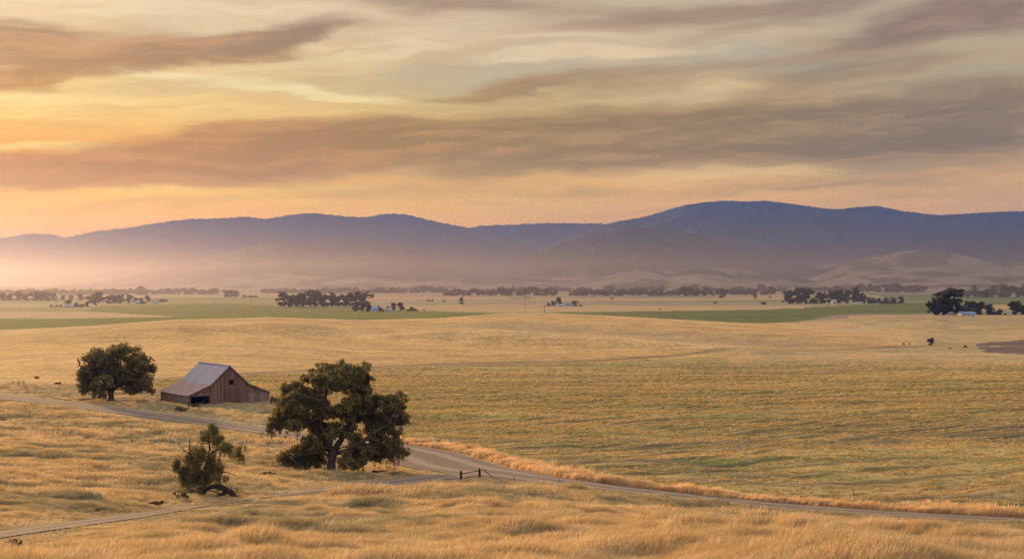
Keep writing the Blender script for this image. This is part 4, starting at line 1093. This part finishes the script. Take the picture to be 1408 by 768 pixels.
# farmstead in the middle
grove([(754, 420.5, 6, 'bush', .8), (761, 420.5, 8.5, 'round', 1.2), (768.5, 420.8, 13.5, 'round', .95), (791, 421, 8.5, 'round', 1.2), (799, 420.8, 4, 'bush', .8)], 'tree', 'around the low white farm buildings at centre', 'trees of the centre farm')
put_tree(841, 412, 3.6, 'round', 'small dot of a tree on pale field right of the centre farm', wide=1.3)
put_tree(984, 417.3, 4.2, 'bush', 'small round bush on the tan strip beyond the right green field', wide=.9)
put_tree(1049, 418.3, 6, 'bush', 'wide dark bush left of the right hand grove', wide=1.0)
put_tree(1038, 411, 9, 'round', 'slim tree standing behind the wide dark bush', wide=.9)
put_tree(1059, 409.5, 4, 'round', 'small far tree between the wide bush and the right grove', wide=1.1)
put_tree(994, 410, 15, 'round', 'tallest dark tree at the right end of the middle tree line', wide=1.1)
# right grove
grove([(1086, 417.5, 22, 'round', 1.15), (1096, 417.5, 24, 'round', 1.1), (1108, 417.5, 24, 'round', 1.15), (1121, 417, 12, 'bush', .9), (1130, 417, 17, 'round', 1.2), (1144, 417, 19, 'round', 1.2), (1155, 417, 21, 'round', 1.15), (1165, 417, 20, 'round', 1.0),
       (1177, 417, 23, 'tall', 1.5), (1184, 417, 17, 'round', 1.1), (1194, 417, 13, 'bush', 1.0), (1206, 417, 8.5, 'bush', 1.1), (1218, 417, 9.5, 'bush', 1.1), (1229, 417, 9.5, 'bush', 1.0), (1239, 417, 11.5, 'round', 1.2)][:14],
      'tree', 'in the dark grove behind the right green field', 'trees of the right grove')
put_tree(1239.5, 417, 11.5, 'round', 'small rounded tree detached at the right tip of the right grove', wide=1.1)
# nearest trees at the right edge
grove([(1286, 433.5, 27, 'round', 1.15, 14), (1297, 433.5, 33, 'tall', 1.6, 10), (1309, 433.5, 37, 'tall', 1.7, 12), (1322, 433, 19, 'bush', .8, 40), (1333, 433, 20, 'round', 1.25, 46), (1345, 433, 19, 'round', 1.25, 42), (1360, 433, 17, 'bush', .9, 24), (1374, 433, 9, 'bush', 1.1, 12), (1397, 433, 21, 'round', 1.2, 14), (1408, 433, 17, 'round', 1.3, 14)],
      'tree', 'in the clump round the blue roofed shed', 'trees round the blue roofed shed')
M_keep = None
put_tree(1280, 474.5, 12, 'round', 'single small dark tree at the right foot of the wheat hill', wide=1.15)
put_tree(1327, 477.5, 4.2, 'bush', 'dark bush in the gully beside the ploughed patch')
put_tree(1306, 479, 2.4, 'bush', 'tiny bush between the lone small tree and the gully')
put_tree(1242, 473.0, 3.2, 'bush', 'low dark scrub at the tapering end of the wheat hill')
put_tree(1251, 473.2, 2.6, 'bush', 'smaller scrub just left of the single small dark tree')


def near_shrub(px, py, wpx, hpx, label, seed, mat=M_weed, n=1500):
    p = at(px, py); k = p.y / F; w_, h_ = wpx * k / 2, hpx * k; rr = random.Random(seed); rg = np.random.default_rng(seed)
    lumps = []
    for _ in range(8): x = rr.uniform(-.7, .7) * w_; lumps.append((x, rr.uniform(-.5, .5) * w_, rr.uniform(.25, .7) * h_, w_ * .35, w_ * .35, h_ * .33))
    root = empty('shrub', p); V, Fq, ti = leaf_cloud(lumps, n, .10, rg, 0, .48, 2.2, seed=seed, sub=6); mesh_np('foliage', V, Fq, mat, root, attrs={'tint': ti})
    m = MB()
    for l in lumps: m.tube([(0, 0, 0), l[:3]], [.035, .012], 4)
    m.build('stem', M_bark, root); tag(root, label, 'shrub')


near_shrub(378, 556, 18, 14, 'dark green shrub growing against the right wall of the barn', 1, M_oak, 4200)
near_shrub(249, 566, 20, 9, 'scruffy olive weeds left of the broken corral fence', 2)
near_shrub(268, 560, 14, 6, 'weeds tangled through the broken corral fence', 12)
near_shrub(51, 520, 9, 3.5, 'small dark shrub on the hill foot above the far left fence', 3, M_oak)
near_shrub(41, 560, 18, 6, 'low dark bush in the grass just below the left road', 4)
near_shrub(197, 551, 18, 2.5, 'flat dark weeds between the left oak and the barn', 5)
near_shrub(78, 528, 12, 3, 'low weeds on the hill foot left of the left oak', 15)
near_shrub(350, 668, 30, 7, 'grey green weeds on the ground right of the fallen limb', 6, M_weed)
near_shrub(254, 688, 46, 11, 'brown brambles massed at the foot of the small scraggly tree', 7, M_weed, 3600)
near_shrub(215, 697, 24, 8, 'brown bramble outlier left of the small scraggly tree', 17, M_weed, 1200)
near_shrub(20, 752, 26, 10, 'green weeds in grass at the lower left below the track', 8, M_weed, 500)

# ------------------------------------------------------------------ far belts of woodland (one mass each)
def belt(name, px0, px1, py, h0, h1, label, seed, dens=1.0, depth=120):
    rg = np.random.default_rng(seed); rr = random.Random(seed); D_ = CZ * F / (py - HY); k = D_ / F
    px = px0; lumps = []
    while px < px1:
        h = rr.uniform(h0, h1) * (1.25 if rr.random() < .12 else 1) * (.75 + .5 * float(vnoise(np.array([px / 14.]), np.array([seed * 3.1]), 3)[0])); w_ = h * rr.uniform(.45, .8)
        if rr.random() < dens:
            Dk = D_ + rr.uniform(0, depth); x = (px - 704) / F * Dk; hh = h * k; ww = w_ * k
            for _ in range(5): lumps.append((x + rr.uniform(-.5, .5) * ww, Dk + rr.uniform(-.4, .4) * ww, hh * rr.uniform(.18, .82), ww * .42, ww * .42, hh * .22))
        px += w_ * rr.uniform(.35, .8)
    V, Fq, ti = leaf_cloud(lumps, len(lumps) * 75, 1.5 * k / 1.5 * .95, rg, 0, .40, .15, seed=seed)
    V[:, 2] = np.maximum(V[:, 2], -1)
    o = mesh_np(name, V, Fq, M_euca, attrs={'tint': ti}); tag(o, label, 'woodland', kind='stuff')


belt('woodland', 200, 300, 404.5, 6, 8, 'hazy far tree belt left of the faint clump', 1)
belt('woodland', 360, 560, 403.0, 5, 8, 'very faint tree belt behind the dense dark grove', 2)
belt('woodland', -60, 200, 405.5, 7, 9, 'palest tree belt behind the far left farm', 3)
belt('woodland', 565, 612, 402.6, 6, 10, 'faint tree belt at centre left below the mountains', 4)
belt('woodland', 613, 662, 407, 8, 11, 'tree belt behind the lone valley tree', 5)
belt('woodland', 664, 765, 406.8, 8, 12, 'long tree belt behind the tall pole', 6)
belt('woodland', 786, 905, 407, 7, 11, 'tree belt behind the centre farm with pale roofs in it', 7)
belt('woodland', 903, 978, 407.2, 8, 12, 'dense tree belt right of centre on the valley floor', 8)
belt('woodland', 984, 1080, 405.4, 6, 9, 'ragged far tree belt left of the right grove', 9, .7)
belt('woodland', 700, 1080, 400.5, 4, 7, 'thin faint tree belt at the foot of the centre hills', 10, .6)
belt('woodland', 1182, 1275, 402.0, 9, 12, 'blue grey tree belt behind the right grove', 11)
belt('woodland', 1240, 1330, 400.0, 6, 8, 'far pale tree belt below the golden hills', 12, .6)
belt('woodland', 1318, 1470, 409.5, 14, 19, 'tall tree belt at the right edge behind the shed', 13)
belt('woodland', 1100, 1200, 400.4, 5, 8, 'far tree belt at the foot of the east mountains', 14, .7)

# ------------------------------------------------------------------ far farm buildings
M_white = simple_mat('white_paint', (0.62, 0.57, 0.50), .7, .06, .8); M_pale = simple_mat('pale_metal_roof', (0.36, 0.36, 0.36), .5, .1, .8)
M_blue = simple_mat('blue_metal_roof', (0.22, 0.29, 0.38), .5, .1, .8); M_glass = simple_mat('dark_window', (0.03, 0.035, 0.045), .2, .1)
M_grey = simple_mat('grey_roof', (0.28, 0.26, 0.26), .7, .1, .8)


def house(px, py, wpx, hpx, label, rz=0.0, roofm=None, cat='house', name='farmhouse', low=.55, depth=7.0, nwin=3):
    if py < 440 and px < 1270: D_ = CZ * F / (py - HY)
    else: D_ = px_world(px, py)[1] + 8
    k = D_ / F; x = (px - 704) / F * D_; w_ = wpx * k; h = hpx * k; root = empty(name, (x, D_, gh(x, D_) - .05), rz); d = depth
    m = MB(); m.box(-w_ / 2, w_ / 2, -d / 2, d / 2, 0, h * low)
    for sx in (-1, 1): m.prism([(0, 0)] * 0 or [(-d / 2, h * low), (d / 2, h * low), (0, h * .96)], sx * w_ / 2 - .06, sx * w_ / 2 + .06)
    # the gable prisms above are laid along x: swap axes
    for i in range(8, len(m.v)): a, b, c = m.v[i]; m.v[i] = (b, a, c)
    m.build('wall', M_white, root)
    m = MB(); o_ = .5
    for sy in (-1, 1):
        m.quadbox([(-w_ / 2 - o_, sy * (d / 2 + o_), h * low - .25), (w_ / 2 + o_, sy * (d / 2 + o_), h * low - .25), (w_ / 2 + o_, 0, h - .02), (-w_ / 2 - o_, 0, h - .02),
                   (-w_ / 2 - o_, sy * (d / 2 + o_), h * low - .05), (w_ / 2 + o_, sy * (d / 2 + o_), h * low - .05), (w_ / 2 + o_, 0, h + .18), (-w_ / 2 - o_, 0, h + .18)])
    m.build('roof', roofm or M_pale, root)
    for i in range(nwin):
        cx = -w_ / 2 + w_ * (i + .7) / (nwin + .4); m = MB(); m.box(cx - .45, cx + .45, -d / 2 - .05, -d / 2 - .004, h * low * .4, h * low * .8); m.build('window', M_glass, root)
    m = MB(); m.box(w_ * .28, w_ * .28 + .95, -d / 2 - .06, -d / 2 - .004, 0.05, h * low * .8); m.build('door', M_grey, root)
    tag(root, label, cat)


house(92, 422.3, 7.5, 4, 'small white shed among bushes at the left farm', .2, cat='shed', name='shed')
house(189, 418, 6, 5, 'white house half hidden in the rear left farm trees', .1)
house(215, 417, 6, 4, 'small pale house at the right end of the left farm', -.1)
house(515, 428.2, 8, 7, 'white farmhouse between tree clumps below the dense grove', .3, M_blue)
house(536, 428.2, 6, 5, 'small white outbuilding right of the white farmhouse', -.2, cat='shed', name='shed')
house(770, 421.2, 9, 3.4, 'low white shed under the tall tree of the centre farm', .05, cat='shed', name='shed')
house(783, 421, 12, 5, 'long low white farm building at the centre farm', .05, M_grey, name='farm_building', cat='farm building')
house(725, 408.5, 5.5, 4, 'far white house in the tree belt above the tall pole', .1)
house(814, 409, 3.6, 4, 'tiny far white house in the belt right of the centre farm', .5)
house(841, 407.6, 4.4, 3, 'tiny pale roofed house above the small dot of a tree', 0)
house(861, 407.5, 8, 2.6, 'long pale roof in the far belt right of centre', 0, name='farm_building', cat='farm building')
house(886, 407.6, 7.5, 3, 'bright flat building at the gap in the far belt', 0, name='farm_building', cat='farm building')
house(1181, 418.2, 9, 3.2, 'white trailer parked in front of the right grove', 0, M_white, name='trailer_home', cat='trailer', low=.8, depth=3.2)
house(1146, 417.8, 5, 6, 'pale house almost hidden inside the right grove', .2)
house(1329, 434, 19, 5.5, 'low shed with a pale blue roof on the right rise', .05, M_blue, name='shed', cat='shed', depth=8)
house(1307, 434, 3.5, 4.5, 'small cream hut at the foot of the tall right trees', 0, M_grey, name='hut', cat='hut', depth=3)
house(296, 405.5, 5, 3, 'tiny bright house in the haze left of the faint clump', 0)

# ------------------------------------------------------------------ poles
def pole(px, py, hpx, label, lamp=False, arm=True):
    D_ = px_world(px, py)[1] + 6; x = (px - 704) / F * D_; h = hpx * D_ / F
    root = empty('utility_pole', (x, D_, gh(x, D_))); m = MB(); m.tube([(0, 0, -.5), (0, 0, h)], [.13, .09], 8); m.build('post', M_post, root, True)
    if arm: m = MB(); m.box(-1.1, 1.1, -.2, -.06, h - .9, h - .7); m.build('crossarm', M_post, root)
    if lamp: m = MB(); m.tube([(0, 0, h + .1), (0, 0, h + .35), (0, 0, h + .6)], [.7, .9, .3], 10); m.build('cap', M_white, root); m = MB(); m.box(-.5, .5, -.3, -.08, h * .78, h * .9); m.build('transformer', M_grey, root)
    tag(root, label, 'pole')


pole(722, 430.5, 25, 'tall thin pole with pale cap on the hill crest at centre', True)
pole(748.5, 431, 11, 'short dark pole just right of the tall crest pole')
pole(907.5, 438, 15, 'thin pole rising behind the crest before the right green field')
pole(660, 433.5, 5, 'stubby post on the crest left of the tall pole', arm=False)


# ------------------------------------------------------------------ grass (stuff)
def grass_mat(name, straw, gold, green, trans=.45, sc_=.05, msc=(.6, 1.3, .6), rot=-14):
    m = bpy.data.materials.new(name); m.use_nodes = True; m.node_tree.nodes.clear(); g = NT(m.node_tree)
    geo = g.n('ShaderNodeNewGeometry'); P = geo.outputs['Position']; mp = g.n('ShaderNodeMapping'); g.L.new(P, mp.inputs[0]); mp.inputs['Scale'].default_value = msc; mp.inputs['Rotation'].default_value = (0, 0, R(rot))
    n1 = g.noise(mp.outputs[0], sc_ * 1.6, 5, .6, .5); n2 = g.noise(mp.outputs[0], .45, 4, .6); oi = g.n('ShaderNodeObjectInfo')
    spy = g.n('ShaderNodeSeparateXYZ'); g.L.new(P, spy.inputs[0])
    c = g.mix(g.m('MULTIPLY', g.sstep(n1, .43, .58), g.sstep(spy.outputs[1], 66, 86, .15, 1.0)), gold, green); c = g.mix(g.m('MULTIPLY', g.sstep(n2, .46, .66), .55), c, straw)
    k = g.m('MULTIPLY_ADD', oi.outputs['Random'], .5, .75)
    vm = g.n('ShaderNodeVectorMath', operation='SCALE'); g.L.new(c, vm.inputs[0]); g.L.new(k, vm.inputs['Scale']); c = vm.outputs[0]
    d = g.n('ShaderNodeBsdfDiffuse'); t = g.n('ShaderNodeBsdfTranslucent'); g.L.new(c, d.inputs[0]); g.L.new(c, t.inputs[0])
    mx = g.n('ShaderNodeMixShader'); mx.inputs[0].default_value = trans; g.L.new(d.outputs[0], mx.inputs[1]); g.L.new(t.outputs[0], mx.inputs[2])
    o = g.n('ShaderNodeOutputMaterial'); g.L.new(mx.outputs[0], o.inputs[0]); return m


M_grass = grass_mat('dry_oat_grass', (0.95, 0.74, 0.42), (0.69, 0.48, 0.215), (0.37, 0.30, 0.15), .5)
M_verge = grass_mat('pale_verge_grass', (0.92, 0.68, 0.36), (0.84, 0.56, 0.26), (0.70, 0.48, 0.22), .58)
M_crop = grass_mat('crop_plants', (0.76, 0.55, 0.235), (0.63, 0.44, 0.165), (0.42, 0.315, 0.115), .4, .06, (.14, 1.3, .6), -31)


def clump(name, n, rad, h, bw, lean, mat, seed, heads=False):
    rg = np.random.default_rng(seed); V = []; Fc = []
    for i in range(n):
        a = rg.uniform(0, 6.283); r = rad * math.sqrt(rg.random()); x, y = r * math.cos(a), r * math.sin(a); hh = h * rg.uniform(.5, 1.1)
        lx, ly = lean * hh * rg.uniform(.4, 1.3) + rg.normal() * .16 * hh, rg.normal() * .2 * hh; th = rg.uniform(0, 3.14); ux, uy = math.cos(th) * bw / 2, math.sin(th) * bw / 2
        b = len(V); V += [(x - ux, y - uy, -.05), (x + ux, y + uy, -.05), (x + lx * .35 + ux * .8, y + ly * .35 + uy * .8, hh * .6), (x + lx * .35 - ux * .8, y + ly * .35 - uy * .8, hh * .6), (x + lx + ux * .3, y + ly + uy * .3, hh), (x + lx - ux * .3, y + ly - uy * .3, hh)]
        Fc += [(b, b + 1, b + 2, b + 3), (b + 3, b + 2, b + 4, b + 5)]
    me = bpy.data.meshes.new(name); me.from_pydata(V, [], Fc); me.materials.append(mat); return bpy.data.objects.new(name, me)


def scatter(name, pts, scale, protos, label, cat, seed):
    """points mesh + geometry nodes instancing of the clumps (uncountable ground cover only)"""
    rg = np.random.default_rng(seed); cl = bpy.data.collections.new(name + '_clumps')
    for p in protos: cl.objects.link(p)
    me = bpy.data.meshes.new(name); me.vertices.add(len(pts)); me.vertices.foreach_set('co', np.asarray(pts, np.float32).ravel())
    for an, v in (('sc', scale), ('rz', rg.uniform(-.5, .5, len(pts)))):
        a = me.attributes.new(an, 'FLOAT', 'POINT'); a.data.foreach_set('value', np.asarray(v, np.float32))
    a = me.attributes.new('pick', 'INT', 'POINT'); a.data.foreach_set('value', rg.integers(0, len(protos), len(pts)).astype(np.int32))
    o = bpy.data.objects.new(name, me); COL.objects.link(o)
    nt = bpy.data.node_groups.new(name, 'GeometryNodeTree'); nt.interface.new_socket('Geometry', in_out='INPUT', socket_type='NodeSocketGeometry'); nt.interface.new_socket('Geometry', in_out='OUTPUT', socket_type='NodeSocketGeometry')
    N = nt.nodes.new; i = N('NodeGroupInput'); ou = N('NodeGroupOutput'); ip = N('GeometryNodeInstanceOnPoints'); ci = N('GeometryNodeCollectionInfo')
    ci.inputs[0].default_value = cl; ci.inputs['Separate Children'].default_value = True; ci.inputs['Reset Children'].default_value = True
    def attr(nm, t='FLOAT'): q = N('GeometryNodeInputNamedAttribute'); q.data_type = t; q.inputs['Name'].default_value = nm; return q.outputs[0]
    cx = N('ShaderNodeCombineXYZ'); L = nt.links.new; L(attr('rz'), cx.inputs[2]); L(i.outputs[0], ip.inputs['Points']); L(ci.outputs[0], ip.inputs['Instance']); ip.inputs['Pick Instance'].default_value = True
    L(attr('pick', 'INT'), ip.inputs['Instance Index']); L(cx.outputs[0], ip.inputs['Rotation']); L(attr('sc'), ip.inputs['Scale']); L(ip.outputs[0], ou.inputs[0])
    md = o.modifiers.new('scatter', 'NODES'); md.node_group = nt
    tag(o, label, cat, kind='stuff'); return o


def wedge(n, y0, y1, rg, b0=-.40, b1=.40, pw=1.0):
    """random ground points spread evenly over the wedge of land in view"""
    y = np.sqrt(rg.random(n) * (y1 ** 2 - y0 ** 2) + y0 ** 2); b = rg.uniform(b0, b1, n); return b * y, y


P_slope2 = poly([(-200, 540), (0, 526), (210, 521), (372, 513), (372, 584), (480, 592), (560, 599), (700, 628), (820, 656), (1000, 680), (1200, 696), (1408, 706), (1700, 735), (1700, 3000), (-900, 3000), (-900, 535)]) if False else None


def on_slope(x, y, margin=.1):
    a, sd_ = line_dist(x, y, ROAD, RW); b, _ = line_dist(x, y, PATH, PW)
    fo, cr_, _z = hill_params(x / y)
    inf = inpoly(x, y, P_field)
    return (a > margin) & (b > margin * .6) & (~inf) & (y < fo + 5), a, b, sd_


rg = np.random.default_rng(99)
CL_near = [clump('grass_clump', 70, .45, .62, .020, .35, M_grass, s) for s in range(5)]
CL_mid = [clump('grass_clump', 60, .8, .62, .045, .35, M_grass, 10 + s) for s in range(4)]
CL_far = [clump('grass_clump', 60, 1.3, .55, .085, .3, M_grass, 20 + s) for s in range(4)]
for nm, n, y0, y1, cl, sd_ in (('foreground_grass', 72000, 34, 112, CL_near, 1), ('hillside_grass', 50000, 108, 215, CL_mid, 2), ('far_slope_grass', 31000, 210, 400, CL_far, 3)):
    x, y = wedge(n, y0, y1, rg, -.47, .47); ok, a, b, side_ = on_slope(x, y)
    dens = .5 + .9 * fbm(x / 7, y / 4, 61, 3)
    oakx = np.exp(-(((x - w.x) / 12) ** 2 + ((y - w.y) / 9) ** 2))
    ok &= rg.random(n) < dens
    bl = (x - bx0.x) * math.cos(R(35)) + (y - bx0.y) * math.sin(R(35)); bd = -(x - bx0.x) * math.sin(R(35)) + (y - bx0.y) * math.cos(R(35))
    ok &= ~((bl > -.3) & (bl < BW + .3) & (bd > -.3) & (bd < BL + .3))
    x, y, a, b, oakx, side_ = x[ok], y[ok], a[ok], b[ok], oakx[ok], side_[ok]
    z = ground_h(x, y); s_ = (.30 + 1.3 * fbm(x / 11 + 7, y / 6, 63, 4)) * (.55 + .95 * vnoise(x / 1.7, y / 1.5, 64) * vnoise(x / 5, y / 4, 65) * 1.6) * (.22 + .78 * ss(a, 0, 5.0)) * (.14 + .86 * ss(b, 0, 9.0)) * (1 - .5 * oakx)
    s_ *= np.where((y > 225) & (side_ > 0), .55, 1.0)
    scatter(nm, np.stack([x, y, z], 1), s_, cl, {1: 'tall dry golden grass covering the foreground slope', 2: 'dry wavy grass on the middle slope before the road', 3: 'short dry grass around the barn and left road'}[sd_], 'grass', sd_)
# tall pale verge on the field side of the road
t = rg.uniform(0, 1, 16000); L = ROAD; k = (t * (len(L) - 2)).astype(int); T = np.gradient(L, axis=0)[k]; T /= np.linalg.norm(T, axis=1)[:, None]; Nn = np.stack([-T[:, 1], T[:, 0]], 1)
if Nn[len(Nn) // 2, 1] < 0: Nn = -Nn
pxs = L[k, 0] / L[k, 1] * F + 704
off = RW[k] + .5 + np.abs(rg.normal(size=len(k))) * np.where(pxs > 560, 1.3 + 1.2 * vnoise(L[k, 0] / 9, L[k, 1] / 9, 66), 1.4)
P = L[k] + Nn * off[:, None]; ok = (pxs > 430) & (pxs < 1500)
dpp, _ = line_dist(P[:, 0], P[:, 1], PATH, PW); drr, _ = line_dist(P[:, 0], P[:, 1], ROAD, RW); ok &= (dpp > .3) & (drr > .35); P = P[ok]
scatter('verge_grass', np.stack([P[:, 0], P[:, 1], ground_h(P[:, 0], P[:, 1])], 1), (.18 + 1.35 * fbm(P[:, 0] / 5.3 + P[:, 1] / 3.1, P[:, 1] / 4.1 - P[:, 0] / 7.9, 67, 4, .8) ** 1.5) * 1.1 * rg.uniform(.6, 1.3, len(P)), [clump('verge_clump', 60, .55, .8, .045, .2, M_verge, 30 + s) for s in range(4)],
        'tall pale grass along the far verge of the dirt road', 'grass', 4)
# rows of low crop plants on the near part of the field
x, y = wedge(230000, 165, 540, rg, -.26, .40); ok = inpoly(x, y, P_field); x, y = x[ok], y[ok]
ph_ = (y * .857 - x * .515 + 0.0005 * (x - 40) ** 2); sh = (np.round(ph_ / 3.2) * 3.2 - ph_) * np.where(fbm(x / 70 + 8, y / 22, 49, 2) > .5, .62, .25) + rg.normal(size=len(x)) * .2; y = y + sh * .857; x = x - sh * .515
dd, _ = line_dist(x, y, ROAD, RW); bare = ss(fbm(x / 26, y / 8, 46, 3), .40, .62)
bsp = np.zeros(len(x))
for pxy, rx, ry, wt in (((870, 638), 26, 6, .9), ((960, 652), 20, 5, .8), ((760, 617), 20, 4, .6)):
    c_ = px_world(*pxy); bsp = np.maximum(bsp, wt * np.exp(-(((x - c_[0]) / rx) ** 2 + ((y - c_[1]) / ry) ** 2)))
ln_ = (0.5 + 0.5 * np.sin(ph_ * 2 * math.pi / 9.0)) > .72; lpatch = fbm(x / 60 + 3, y / 16, 48, 3) > .44
ok = ~(ln_ & lpatch) & (dd > 3.0) & (rg.random(len(x)) > bsp) & (rg.random(len(x)) < .35 + .65 * bare) & (rg.random(len(x)) > ss(y, 300, 540)); x, y = x[ok], y[ok]
scatter('crop_plants', np.stack([x, y, ground_h(x, y)], 1), rg.uniform(.5, 1.2, len(x)) * (1 + .5 * ss(y, 220, 380)), [clump('crop_clump', 16, .30, .26, .06, .1, M_crop, 40 + s) for s in range(4)], 'low yellowing crop plants in rows across the field', 'crop', 5)

# ------------------------------------------------------------------ air
def vol_box(name, x0, x1, y0, y1, z0, z1, dens, col, aniso, label):
    m = bpy.data.materials.new(name); m.use_nodes = True; m.node_tree.nodes.clear(); v = m.node_tree.nodes.new('ShaderNodeVolumePrincipled'); o_ = m.node_tree.nodes.new('ShaderNodeOutputMaterial')
    v.inputs['Color'].default_value = rgba(col); v.inputs['Density'].default_value = dens; v.inputs['Anisotropy'].default_value = aniso; m.node_tree.links.new(v.outputs[0], o_.inputs['Volume'])
    mb = MB(); mb.box(x0, x1, y0, y1, z0, z1); o = mb.build(name, m); tag(o, label, 'haze', kind='stuff'); m.cycles.homogeneous_volume = True if hasattr(m.cycles, 'homogeneous_volume') else None
    return o


vol_box('haze', -26000, 26000, -1500, 17400, -12, HZ_TOP, HZ_D, (0.115, 0.25, 0.68), 0.0, 'thin evening haze filling the valley up to the mountains')
vol_box('mist', -24000, 24000, 900, 17000, -11, 118, 2.0e-4, (0.50, 0.43, 0.45), 0.77, 'low pale mist lying along the foot of the mountains')
